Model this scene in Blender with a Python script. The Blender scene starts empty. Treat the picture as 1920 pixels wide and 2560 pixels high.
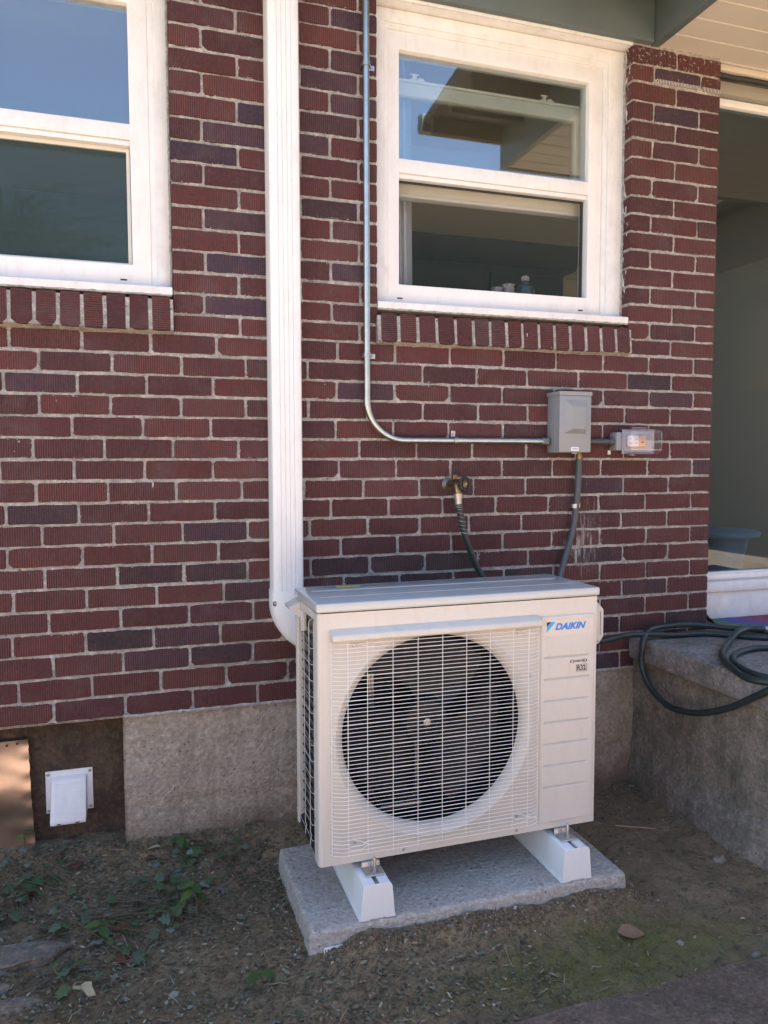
import bpy, bmesh, math, random
from mathutils import Vector, Matrix, noise as mnoise
random.seed(7)
R = math.radians
scene = bpy.context.scene
COL = scene.collection

# ------------------------------------------------------------------ camera
CAM = Vector((0.0, -2.5225, 1.2683))
YAW, PITCH, ROLL, FPX = 0.308576, 0.065482, -0.002103, 1891.83
fw = Vector((math.sin(YAW) * math.cos(PITCH), math.cos(YAW) * math.cos(PITCH), -math.sin(PITCH)))
rt = Vector((math.cos(YAW), -math.sin(YAW), 0))
up = rt.cross(fw)
r2 = math.cos(ROLL) * rt + math.sin(ROLL) * up
u2 = -math.sin(ROLL) * rt + math.cos(ROLL) * up
cam = bpy.data.objects.new('camera', bpy.data.cameras.new('camera'))
COL.objects.link(cam)
cam.data.sensor_fit = 'HORIZONTAL'
cam.data.sensor_width = 36.0
cam.data.lens = FPX / 1920 * 36.0
cam.data.clip_start = 0.02
cam.data.clip_end = 1000
cam.matrix_world = Matrix(((r2.x, u2.x, -fw.x, CAM.x), (r2.y, u2.y, -fw.y, CAM.y), (r2.z, u2.z, -fw.z, CAM.z), (0, 0, 0, 1)))
scene.camera = cam


def project(p):
    d = Vector(p) - CAM
    z = d.dot(fw)
    return (960 + FPX * d.dot(r2) / z, 1280 - FPX * d.dot(u2) / z, z)


# ------------------------------------------------------------------ light
SUN_EL, SUN_AZ = R(66), R(20)        # from behind the house, a little to the right
world = bpy.data.worlds.new('World')
scene.world = world
world.use_nodes = True
wn = world.node_tree
bg = wn.nodes['Background']
sky = wn.nodes.new('ShaderNodeTexSky')
sky.sky_type = 'NISHITA'
sky.sun_disc = False
sky.sun_elevation = SUN_EL
sky.sun_rotation = SUN_AZ
sky.air_density = 1.0
sky.dust_density = 0.6
wn.links.new(sky.outputs[0], bg.inputs[0])
bg.inputs[1].default_value = 0.080
sd = bpy.data.lights.new('sun', 'SUN')
sd.energy = 5.0
sd.angle = R(0.5)
sd.color = (1.0, 0.91, 0.79)
sun = bpy.data.objects.new('sun', sd)
COL.objects.link(sun)
sdir = Vector((math.sin(SUN_AZ) * math.cos(SUN_EL), math.cos(SUN_AZ) * math.cos(SUN_EL), math.sin(SUN_EL)))
sun.rotation_euler = sdir.to_track_quat('Z', 'Y').to_euler()
sun.location = (3, 8, 12)
scene.view_settings.view_transform = 'Standard'
scene.view_settings.look = 'None'
scene.view_settings.gamma = 1.0
scene.view_settings.use_curve_mapping = False
scene.view_settings.exposure = 2.78
scene.render.engine = 'CYCLES'
scene.cycles.use_denoising = True
scene.cycles.max_bounces = 8
scene.cycles.diffuse_bounces = 4
scene.cycles.transparent_max_bounces = 16


# ------------------------------------------------------------------ materials
def lin(c):
    return tuple(((x / 255.0) / 12.92 if x / 255.0 <= 0.04045 else ((x / 255.0 + 0.055) / 1.055) ** 2.4) for x in c)


def new_mat(name):
    m = bpy.data.materials.new(name)
    m.use_nodes = True
    nt = m.node_tree
    return m, nt, nt.nodes['Principled BSDF']


def node(nt, kind, **kw):
    n = nt.nodes.new(kind)
    for k, v in kw.items():
        if k.startswith('i_'):
            n.inputs[k[2:].replace('_', ' ')].default_value = v
        else:
            setattr(n, k, v)
    return n


def ramp(nt, src, stops):
    r = nt.nodes.new('ShaderNodeValToRGB')
    el = r.color_ramp.elements
    while len(el) < len(stops):
        el.new(0.5)
    for e, (p, c) in zip(el, stops):
        e.position = p
        e.color = (c[0], c[1], c[2], 1) if isinstance(c, (tuple, list)) else (c, c, c, 1)
    nt.links.new(src, r.inputs[0])
    return r.outputs[0]


def mixc(nt, fac, a, b, mode='MIX'):
    m = nt.nodes.new('ShaderNodeMix')
    m.data_type = 'RGBA'
    m.blend_type = mode
    for sock, v in ((m.inputs[0], fac), (m.inputs[6], a), (m.inputs[7], b)):
        if isinstance(v, bpy.types.NodeSocket):
            nt.links.new(v, sock)
        elif isinstance(v, (int, float)):
            sock.default_value = v
        else:
            sock.default_value = (v[0], v[1], v[2], 1)
    return m.outputs[2]


def math_n(nt, op, a, b=None, c=None):
    m = nt.nodes.new('ShaderNodeMath')
    m.operation = op
    for i, v in enumerate((a, b, c)):
        if v is None:
            continue
        if isinstance(v, bpy.types.NodeSocket):
            nt.links.new(v, m.inputs[i])
        else:
            m.inputs[i].default_value = v
    return m.outputs[0]


def coords(nt, kind='Object', scale=(1, 1, 1)):
    t = nt.nodes.new('ShaderNodeTexCoord')
    mp = nt.nodes.new('ShaderNodeMapping')
    mp.inputs['Scale'].default_value = scale
    nt.links.new(t.outputs[kind], mp.inputs[0])
    return mp.outputs[0]


def noise_n(nt, co, scale, detail=5, rough=0.55):
    n = node(nt, 'ShaderNodeTexNoise')
    n.inputs['Scale'].default_value = scale
    n.inputs['Detail'].default_value = detail
    n.inputs['Roughness'].default_value = rough
    nt.links.new(co, n.inputs['Vector'])
    return n.outputs[0]


def bump_n(nt, bsdf, h, strength=0.5, dist=0.002, prev=None):
    b = nt.nodes.new('ShaderNodeBump')
    b.inputs['Strength'].default_value = strength
    b.inputs['Distance'].default_value = dist
    nt.links.new(h, b.inputs['Height'])
    if prev:
        nt.links.new(prev, b.inputs['Normal'])
    if bsdf:
        nt.links.new(b.outputs[0], bsdf.inputs['Normal'])
    return b.outputs[0]


def simple(name, col, rough=0.5, metal=0.0, var=0.0, vscale=6.0, bump=0.0, bscale=200.0, col2=None, spec=0.5, coat=0.0, bdist=0.001, grime=0.0):
    m, nt, b = new_mat(name)
    b.inputs['Roughness'].default_value = rough
    b.inputs['Metallic'].default_value = metal
    b.inputs['Specular IOR Level'].default_value = spec
    b.inputs['Coat Weight'].default_value = coat
    b.inputs['Coat Roughness'].default_value = 0.05
    co = coords(nt)
    if var or col2:
        c2 = col2 or tuple(c * (1 - var) for c in col)
        f = ramp(nt, noise_n(nt, co, vscale, 6, 0.6), [(0.36, 0.0), (0.66, 1.0)])
        nt.links.new(mixc(nt, f, col, c2), b.inputs['Base Color'])
        rr = nt.nodes.new('ShaderNodeMapRange')
        rr.inputs[3].default_value = max(0.02, rough - 0.06)
        rr.inputs[4].default_value = min(1, rough + 0.1)
        nt.links.new(noise_n(nt, co, vscale * 3, 4), rr.inputs[0])
        nt.links.new(rr.outputs[0], b.inputs['Roughness'])
    else:
        b.inputs['Base Color'].default_value = (*col, 1)
    if grime:
        src = b.inputs['Base Color'].links[0].from_socket
        mp = nt.nodes.new('ShaderNodeMapping')
        mp.inputs['Scale'].default_value = (1, 1, 0.35)
        nt.links.new(co, mp.inputs[0])
        g1 = ramp(nt, noise_n(nt, mp.outputs[0], 26, 7, 0.75), [(0.50, 0.0), (0.80, 1.0)])
        g2 = ramp(nt, noise_n(nt, co, 140, 2, 0.5), [(0.70, 0.0), (0.74, 0.8)])
        gm = math_n(nt, 'MULTIPLY', math_n(nt, 'MAXIMUM', g1, g2), min(1.0, grime * 2.2))
        nt.links.new(mixc(nt, gm, src, (0.30, 0.245, 0.19)), b.inputs['Base Color'])
    if bump:
        bump_n(nt, b, noise_n(nt, co, bscale, 3), bump, bdist)
    return m


def brick_material(name, axis, attr=False):
    m, nt, b = new_mat(name)
    co = coords(nt)
    if attr:
        a = node(nt, 'ShaderNodeAttribute', attribute_name='tone')
        base = a.outputs['Color']
    else:
        base = nt.nodes.new('ShaderNodeObjectInfo').outputs['Color']
    geo = nt.nodes.new('ShaderNodeNewGeometry')
    pos = geo.outputs['Position']
    # mottling and firing stains of the clay
    n1 = noise_n(nt, pos, 14, 4, 0.6)
    n2 = noise_n(nt, pos, 90, 5, 0.7)
    oi = nt.nodes.new('ShaderNodeObjectInfo').outputs['Random']
    c = mixc(nt, ramp(nt, n1, [(0.35, 0.0), (0.7, 0.5)]), base, (0.045, 0.022, 0.026))
    c = mixc(nt, ramp(nt, n2, [(0.45, 0.0), (0.8, 0.45)]), c, (0.19, 0.075, 0.06))
    pits = ramp(nt, noise_n(nt, pos, 55, 2, 0.5), [(0.66, 0.0), (0.72, 0.7)])
    c = mixc(nt, pits, c, (0.035, 0.018, 0.018))
    # dust and mortar haze
    dust = ramp(nt, noise_n(nt, pos, 7, 6, 0.75), [(0.50, 0.0), (0.80, 0.22)])
    c = mixc(nt, dust, c, (0.30, 0.25, 0.23))
    # combed ribs
    sep = nt.nodes.new('ShaderNodeSeparateXYZ')
    nt.links.new(co, sep.inputs[0])
    src = sep.outputs[0] if axis == 'x' else sep.outputs[2]
    wob = math_n(nt, 'MULTIPLY', noise_n(nt, pos, 30, 2), 0.0035)
    ph = math_n(nt, 'MULTIPLY', math_n(nt, 'ADD', src, wob), 2 * math.pi / 0.0068)
    rib = math_n(nt, 'SINE', ph)
    rib01 = math_n(nt, 'MULTIPLY_ADD', rib, 0.5, 0.5)
    # ribs only on the struck face
    sn = nt.nodes.new('ShaderNodeSeparateXYZ')
    nt.links.new(geo.outputs['True Normal'], sn.inputs[0])
    face = math_n(nt, 'GREATER_THAN', math_n(nt, 'MULTIPLY', sn.outputs[1], -1.0), 0.7)
    worn = ramp(nt, math_n(nt, 'MULTIPLY_ADD', oi, 0.35, noise_n(nt, pos, 12, 4, 0.65)), [(0.42, 0.15), (0.75, 1.0)])
    ribm = math_n(nt, 'MULTIPLY', math_n(nt, 'MULTIPLY', rib01, face), worn)
    ridge = math_n(nt, 'MULTIPLY', ramp(nt, ribm, [(0.55, 0.0), (1.0, 1.0)]), 0.26)
    c = mixc(nt, ridge, c, (0.27, 0.13, 0.11))
    groove_shade = math_n(nt, 'MULTIPLY', math_n(nt, 'MULTIPLY', math_n(nt, 'SUBTRACT', 1.0, rib01), face), 0.42)  # shade inside the combed grooves, painted into the brick colour
    c = mixc(nt, groove_shade, c, (0.03, 0.014, 0.014))
    # white paint smears: on the reveal of the window pier and along the pier's top
    sp = nt.nodes.new('ShaderNodeSeparateXYZ')
    nt.links.new(pos, sp.inputs[0])
    X, Y, Z = sp.outputs
    rev = math_n(nt, 'LESS_THAN', sn.outputs[0], -0.6)
    rev = math_n(nt, 'MULTIPLY', rev, math_n(nt, 'GREATER_THAN', X, 1.75))
    rev = math_n(nt, 'MULTIPLY', rev, math_n(nt, 'LESS_THAN', X, 1.85))
    mps = nt.nodes.new('ShaderNodeMapping')
    mps.inputs['Scale'].default_value = (1, 1, 0.35)
    nt.links.new(pos, mps.inputs[0])
    pn = noise_n(nt, mps.outputs[0], 60, 4, 0.65)
    py = math_n(nt, 'MULTIPLY', Y, 3.6)
    pm = math_n(nt, 'MULTIPLY', ramp(nt, math_n(nt, 'ADD', pn, py), [(0.68, 0.0), (0.72, 1.0)]), rev)
    top = nt.nodes.new('ShaderNodeMapRange')
    for i, v in enumerate((2.60, 2.84, -0.04, 0.17)):
        top.inputs[i + 1].default_value = v
    nt.links.new(Z, top.inputs[0])
    onp = math_n(nt, 'MULTIPLY', math_n(nt, 'GREATER_THAN', X, 1.78), math_n(nt, 'LESS_THAN', X, 2.25))
    tn = noise_n(nt, pos, 75, 4, 0.7)
    tm = math_n(nt, 'MULTIPLY', ramp(nt, math_n(nt, 'ADD', tn, top.outputs[0]), [(0.70, 0.0), (0.78, 0.9)]), onp)
    tm = math_n(nt, 'MULTIPLY', tm, math_n(nt, 'GREATER_THAN', Z, 2.6))
    tm = math_n(nt, 'MULTIPLY', tm, ramp(nt, rib01, [(0.25, 0.1), (0.6, 1.0)]))
    band = math_n(nt, 'MULTIPLY', math_n(nt, 'GREATER_THAN', Z, 2.700), math_n(nt, 'LESS_THAN', Z, 2.722))
    band = math_n(nt, 'MULTIPLY', math_n(nt, 'MULTIPLY', band, onp), math_n(nt, 'GREATER_THAN', X, 1.885))
    band = math_n(nt, 'MULTIPLY', band, ramp(nt, math_n(nt, 'MULTIPLY', rib01, tn), [(0.22, 0.0), (0.30, 0.85)]))
    # small white paint drips over the wall
    mpd = nt.nodes.new('ShaderNodeMapping')
    mpd.inputs['Scale'].default_value = (1, 1, 0.22)
    nt.links.new(pos, mpd.inputs[0])
    dn = noise_n(nt, mpd.outputs[0], 48, 2, 0.5)
    dm = ramp(nt, dn, [(0.772, 0.0), (0.785, 0.9)])
    # lime streaks under the disconnect box
    ax = math_n(nt, 'SUBTRACT', 1.0, math_n(nt, 'MULTIPLY', math_n(nt, 'ABSOLUTE', math_n(nt, 'SUBTRACT', X, 1.60)), 6.5))
    az = math_n(nt, 'SUBTRACT', 1.0, math_n(nt, 'MULTIPLY', math_n(nt, 'ABSOLUTE', math_n(nt, 'SUBTRACT', Z, 0.97)), 3.6))
    am = math_n(nt, 'MULTIPLY', math_n(nt, 'MAXIMUM', ax, 0.0), math_n(nt, 'MAXIMUM', az, 0.0))
    mpl = nt.nodes.new('ShaderNodeMapping')
    mpl.inputs['Scale'].default_value = (1, 1, 0.12)
    nt.links.new(pos, mpl.inputs[0])
    ln = noise_n(nt, mpl.outputs[0], 85, 5, 0.75)
    lm = ramp(nt, math_n(nt, 'MULTIPLY_ADD', am, 0.25, ln), [(0.66, 0.0), (0.80, 0.42)])
    lm = math_n(nt, 'MULTIPLY', lm, math_n(nt, 'GREATER_THAN', am, 0.02))
    w = math_n(nt, 'MAXIMUM', math_n(nt, 'MAXIMUM', pm, tm), math_n(nt, 'MAXIMUM', math_n(nt, 'MAXIMUM', band, dm), lm))
    c = mixc(nt, w, c, (0.62, 0.60, 0.56))
    nt.links.new(c, b.inputs['Base Color'])
    b.inputs['Roughness'].default_value = 0.82
    b.inputs['Specular IOR Level'].default_value = 0.3
    h1 = bump_n(nt, None, ribm, 0.9, 0.0016)
    bump_n(nt, b, noise_n(nt, pos, 220, 4, 0.7), 0.55, 0.0012, h1)
    return m


def concrete(name, c1, c2, c3, rough=0.9, stain=None, moss=0.0, streak=0.0, bump=0.6, blot=0.55, dirt=None):
    m, nt, b = new_mat(name)
    co = nt.nodes.new('ShaderNodeNewGeometry').outputs['Position']
    n1 = noise_n(nt, co, 4.5, 6, 0.62)
    n2 = noise_n(nt, co, 38, 5, 0.7)
    c = mixc(nt, ramp(nt, n1, [(0.36, 0), (0.66, 1)]), c1, c2)
    c = mixc(nt, ramp(nt, n2, [(0.42, 0), (0.75, 0.6)]), c, c3)
    n3 = noise_n(nt, co, 13, 6, 0.7)
    c = mixc(nt, ramp(nt, n3, [(0.40, blot), (0.60, 0.0)]), c, tuple(x * 0.62 for x in c2))
    n4 = noise_n(nt, co, 170, 3, 0.6)
    c = mixc(nt, ramp(nt, n4, [(0.55, 0.0), (0.75, 0.5)]), c, tuple(min(1, x * 1.35) for x in c3))
    n5 = noise_n(nt, co, 75, 3, 0.6)
    c = mixc(nt, ramp(nt, n5, [(0.36, 0.5), (0.52, 0.0)]), c, tuple(x * 0.6 for x in c2))
    c = mixc(nt, ramp(nt, n5, [(0.56, 0.0), (0.72, 0.5)]), c, tuple(min(1, x * 1.3) for x in c3))
    pits = node(nt, 'ShaderNodeTexVoronoi')
    pits.inputs['Scale'].default_value = 42
    nt.links.new(co, pits.inputs['Vector'])
    pm = ramp(nt, pits.outputs['Distance'], [(0.09, 0.9), (0.15, 0.0)])
    gate = ramp(nt, noise_n(nt, co, 11, 2), [(0.48, 0), (0.56, 1)])
    pm = math_n(nt, 'MULTIPLY', pm, gate)
    c = mixc(nt, pm, c, tuple(x * 0.25 for x in c1))
    if streak:
        mp = nt.nodes.new('ShaderNodeMapping')
        mp.inputs['Scale'].default_value = (1, 1, 0.13)
        nt.links.new(co, mp.inputs[0])
        c = mixc(nt, ramp(nt, noise_n(nt, mp.outputs[0], 17, 5, 0.7), [(0.45, 0), (0.72, streak)]), c, stain or (0.05, 0.04, 0.03))
    if moss:
        c = mixc(nt, ramp(nt, noise_n(nt, co, 6, 7, 0.72), [(0.46, 0), (0.70, moss)]), c, (0.045, 0.055, 0.03))
    if dirt:
        sz = nt.nodes.new('ShaderNodeSeparateXYZ')
        nt.links.new(co, sz.inputs[0])
        dz = math_n(nt, 'MULTIPLY_ADD', n1, 0.16, math_n(nt, 'MULTIPLY', sz.outputs[2], -1.0))
        c = mixc(nt, ramp(nt, math_n(nt, 'ADD', dz, 0.5 + dirt), [(0.50, 0.0), (0.60, 0.75)]), c, (0.13, 0.088, 0.058))
    nt.links.new(c, b.inputs['Base Color'])
    b.inputs['Roughness'].default_value = rough
    b.inputs['Specular IOR Level'].default_value = 0.25
    h = math_n(nt, 'SUBTRACT', noise_n(nt, co, 130, 6, 0.75), math_n(nt, 'MULTIPLY', pm, 1.2))
    h = math_n(nt, 'ADD', h, math_n(nt, 'MULTIPLY', n3, 1.2))
    h = math_n(nt, 'ADD', h, math_n(nt, 'MULTIPLY', n5, 1.5))
    bump_n(nt, b, h, bump, 0.006)
    return m


def glass_mat(name, refl, tint, rough=0.0, f0=0.05):
    m = bpy.data.materials.new(name)
    m.use_nodes = True
    nt = m.node_tree
    for n in list(nt.nodes):
        nt.nodes.remove(n)
    out = nt.nodes.new('ShaderNodeOutputMaterial')
    tr = nt.nodes.new('ShaderNodeBsdfTransparent')
    tr.inputs[0].default_value = (*tint, 1)
    gl = nt.nodes.new('ShaderNodeBsdfGlossy')
    gl.inputs['Roughness'].default_value = rough
    gl.inputs['Color'].default_value = (0.95, 0.97, 1.0, 1)
    # Schlick reflectance, the same from either side of the sheet
    lw = nt.nodes.new('ShaderNodeLayerWeight')
    lw.inputs['Blend'].default_value = 0.5
    p5 = math_n(nt, 'POWER', lw.outputs['Facing'], 5.0)
    fac = math_n(nt, 'MULTIPLY_ADD', p5, 1.0 - refl, refl)
    mx = nt.nodes.new('ShaderNodeMixShader')
    nt.links.new(fac, mx.inputs[0])
    nt.links.new(tr.outputs[0], mx.inputs[1])
    nt.links.new(gl.outputs[0], mx.inputs[2])
    nt.links.new(mx.outputs[0], out.inputs[0])
    return m


def screen_mat(name, cover=0.30):
    m = bpy.data.materials.new(name)
    m.use_nodes = True
    nt = m.node_tree
    for n in list(nt.nodes):
        nt.nodes.remove(n)
    out = nt.nodes.new('ShaderNodeOutputMaterial')
    tr = nt.nodes.new('ShaderNodeBsdfTransparent')
    df = nt.nodes.new('ShaderNodeBsdfDiffuse')
    df.inputs[0].default_value = (0.075, 0.115, 0.115, 1)
    mx = nt.nodes.new('ShaderNodeMixShader')
    mx.inputs[0].default_value = cover
    nt.links.new(tr.outputs[0], mx.inputs[1])
    nt.links.new(df.outputs[0], mx.inputs[2])
    nt.links.new(mx.outputs[0], out.inputs[0])
    return m


def attr_mat(name, rough=0.8, attr='tone', trans=0.0, spec=0.3):
    m, nt, b = new_mat(name)
    a = node(nt, 'ShaderNodeAttribute', attribute_name=attr)
    co = nt.nodes.new('ShaderNodeNewGeometry').outputs['Position']
    c = mixc(nt, ramp(nt, noise_n(nt, co, 160, 4), [(0.35, 0), (0.7, 0.28)]), a.outputs['Color'], (0.05, 0.036, 0.022))
    nt.links.new(c, b.inputs['Base Color'])
    b.inputs['Roughness'].default_value = rough
    b.inputs['Specular IOR Level'].default_value = spec
    return m


M = {}
M['brick_x'] = brick_material('combed_brick', 'x')
M['brick_z'] = brick_material('combed_sill_brick', 'z')
M['brick_far'] = brick_material('combed_brick_outer', 'x', True)
M['mortar'] = concrete('mortar', (0.50, 0.46, 0.42), (0.38, 0.35, 0.315), (0.58, 0.545, 0.505), bump=0.9)
M['foundation'] = concrete('foundation_concrete', (0.45, 0.375, 0.30), (0.36, 0.295, 0.232), (0.51, 0.435, 0.36), streak=0.35, stain=(0.16, 0.11, 0.075), dirt=0.03, bump=0.9, blot=0.35)
M['infill'] = concrete('stained_infill', (0.115, 0.080, 0.055), (0.068, 0.048, 0.034), (0.15, 0.105, 0.075), streak=0.6, stain=(0.045, 0.035, 0.028))
M['stoop'] = concrete('mossy_concrete', (0.31, 0.255, 0.20), (0.225, 0.185, 0.145), (0.38, 0.315, 0.255), streak=0.35, stain=(0.11, 0.075, 0.05), moss=0.6)
M['stoop_slab'] = concrete('stoop_slab', (0.34, 0.29, 0.26), (0.25, 0.215, 0.19), (0.42, 0.365, 0.33), moss=0.55, streak=0.3, stain=(0.10, 0.08, 0.06))
M['pad'] = concrete('pad_concrete', (0.53, 0.475, 0.415), (0.47, 0.42, 0.365), (0.60, 0.545, 0.485), bump=1.0, blot=0.2)
M['patio'] = concrete('brown_patio', (0.195, 0.138, 0.105), (0.14, 0.10, 0.076), (0.25, 0.18, 0.14), moss=0.35)
M['white'] = simple('white_vinyl', (0.80, 0.775, 0.75), 0.38, var=0.05, vscale=9, grime=0.10)
M['white_paint'] = simple('white_trim_paint', (0.78, 0.765, 0.745), 0.5, var=0.10, vscale=14, bump=0.25, bscale=60, grime=0.15)
M['cover'] = simple('white_channel_plastic', (0.80, 0.785, 0.765), 0.42, var=0.035, vscale=4, grime=0.10)
M['sash_in'] = simple('cream_inner_sash', (0.66, 0.63, 0.55), 0.5, var=0.05)
M['glass'] = glass_mat('window_glass', 0.135, (0.86, 0.90, 0.90))
M['glass_in'] = glass_mat('inner_glass', 0.035, (0.93, 0.95, 0.95))
M['screen'] = screen_mat('insect_screen')
M['screen_thin'] = screen_mat('fine_insect_screen', 0.12)
M['door_glass'] = glass_mat('door_glass', 0.040, (0.58, 0.655, 0.70))
M['green'] = simple('grey_green_paint', (0.115, 0.143, 0.142), 0.45, var=0.12, vscale=7)
M['soffit'] = simple('cream_soffit', (0.60, 0.54, 0.45), 0.55, var=0.06, vscale=5)
M['soffit_dim'] = simple('dim_soffit_cream', (0.30, 0.28, 0.23), 0.6, var=0.1)  # the soffit cream at about half its brightness
M['dark_wood'] = simple('dark_eave_wood', (0.085, 0.055, 0.035), 0.7, var=0.4, vscale=8)
M['shingle'] = simple('roof_shingle', (0.09, 0.085, 0.08), 0.9, var=0.3, bump=0.5, bscale=40)
M['room'] = simple('room_wall', (0.55, 0.48, 0.39), 0.8)
M['room_dark'] = simple('room_dark_wall', (0.10, 0.115, 0.11), 0.8)
M['cabinet'] = simple('dark_cabinet', (0.055, 0.032, 0.026), 0.45, var=0.3, vscale=10)
M['ac'] = simple('ivory_enamel', (0.630, 0.580, 0.510), 0.36, var=0.04, vscale=5, grime=0.10, bump=0.05, bscale=500, bdist=0.0004)
M['ac_top'] = simple('enamel_top_sky_tint', (0.50, 0.51, 0.49), 0.22, coat=0.4)  # enamel greyed to paint the reflected wall and sky into the lid
M['ac_grey'] = simple('coated_steel', (0.30, 0.285, 0.27), 0.35, metal=0.5)
M['wire'] = simple('white_wire', (0.80, 0.77, 0.71), 0.35)
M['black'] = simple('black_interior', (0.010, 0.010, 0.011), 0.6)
M['fan'] = simple('dark_fan_plastic', (0.009, 0.010, 0.013), 0.45, var=0.2, spec=0.25)
M['steel'] = simple('zinc_steel', (0.50, 0.50, 0.49), 0.42, metal=1.0, var=0.15, vscale=30)
M['galv'] = simple('galvanized_pipe', (0.52, 0.545, 0.53), 0.36, metal=1.0, var=0.18, vscale=25)
M['brass'] = simple('weathered_brass', (0.36, 0.235, 0.12), 0.42, metal=1.0, var=0.5, vscale=60)
M['iron'] = simple('tarnished_flange', (0.20, 0.17, 0.15), 0.5, metal=0.8, var=0.4, vscale=50)
M['box_grey'] = simple('grey_box_enamel', (0.27, 0.275, 0.28), 0.38, var=0.06, vscale=8, bump=0.04, bscale=350)
M['pvc'] = simple('dark_grey_pvc', (0.065, 0.072, 0.082), 0.42, var=0.12, vscale=20)
M['hose'] = simple('dark_green_rubber', (0.026, 0.038, 0.036), 0.40, var=0.35, vscale=22, bump=0.1, bscale=300)
M['knob'] = simple('black_iron', (0.018, 0.017, 0.017), 0.45)
M['outlet'] = simple('white_outlet', (0.72, 0.67, 0.62), 0.4)
M['outlet_plate'] = simple('grey_gasket_plate', (0.34, 0.33, 0.35), 0.4)
M['outlet_face'] = simple('salmon_outlet', (0.66, 0.36, 0.25), 0.45)
M['clear'] = glass_mat('clear_polycarbonate', 0.10, (0.93, 0.92, 0.95), 0.08)
M['vent'] = simple('white_vent_plastic', (0.78, 0.77, 0.77), 0.55, var=0.08, vscale=30)
M['print_blue'] = simple('blue_print', (0.0, 0.19, 0.62), 0.45)
M['print_cyan'] = simple('cyan_print', (0.03, 0.38, 0.72), 0.45)
M['print_black'] = simple('black_print', (0.02, 0.02, 0.022), 0.5)
M['print_yellow'] = simple('yellow_print', (0.55, 0.50, 0.05), 0.5)
M['sticker'] = simple('clear_sticker_film', (0.62, 0.565, 0.49), 0.18, var=0.05)
M['label_white'] = simple('white_label', (0.8, 0.8, 0.78), 0.5)
M['curtain'] = simple('grey_curtain', (0.55, 0.56, 0.58), 0.9)
M['cup'] = simple('printed_paper_cup', (0.55, 0.52, 0.48), 0.7, col2=(0.18, 0.15, 0.13), vscale=55)
M['jar'] = simple('smoked_jar', (0.05, 0.055, 0.05), 0.15)
M['stool'] = simple('white_stool', (0.75, 0.75, 0.76), 0.5)
M['redwood'] = simple('red_brown_wood', (0.13, 0.030, 0.022), 0.4, var=0.2)
M['stone'] = concrete('flagstone', (0.23, 0.20, 0.165), (0.15, 0.135, 0.11), (0.34, 0.22, 0.14), moss=0.5)
M['leaf'] = attr_mat('leaf', 0.55)
M['litter'] = attr_mat('leaf_litter', 0.85)
M['stem'] = simple('green_stem', (0.10, 0.085, 0.045), 0.7)
M['bark'] = simple('bark', (0.075, 0.06, 0.045), 0.9, var=0.4, bump=0.5, bscale=20)
M['straw'] = simple('dry_straw', (0.46, 0.37, 0.22), 0.8)
M['pebble'] = simple('pebble', (0.27, 0.215, 0.16), 0.9, var=0.25, vscale=40, bump=0.2)


def copper_mat():
    m, nt, b = new_mat('dull_copper_sheet')
    co = coords(nt)
    mp = nt.nodes.new('ShaderNodeMapping')
    mp.inputs['Scale'].default_value = (0.6, 1, 1.6)
    nt.links.new(co, mp.inputs[0])
    c = mixc(nt, ramp(nt, noise_n(nt, co, 9, 5), [(0.35, 0), (0.7, 1)]), (0.66, 0.54, 0.47), (0.52, 0.40, 0.34))
    nt.links.new(c, b.inputs['Base Color'])
    b.inputs['Metallic'].default_value = 1.0
    b.inputs['Roughness'].default_value = 0.34
    bump_n(nt, b, noise_n(nt, mp.outputs[0], 6, 1), 0.35, 0.02)
    return m


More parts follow.
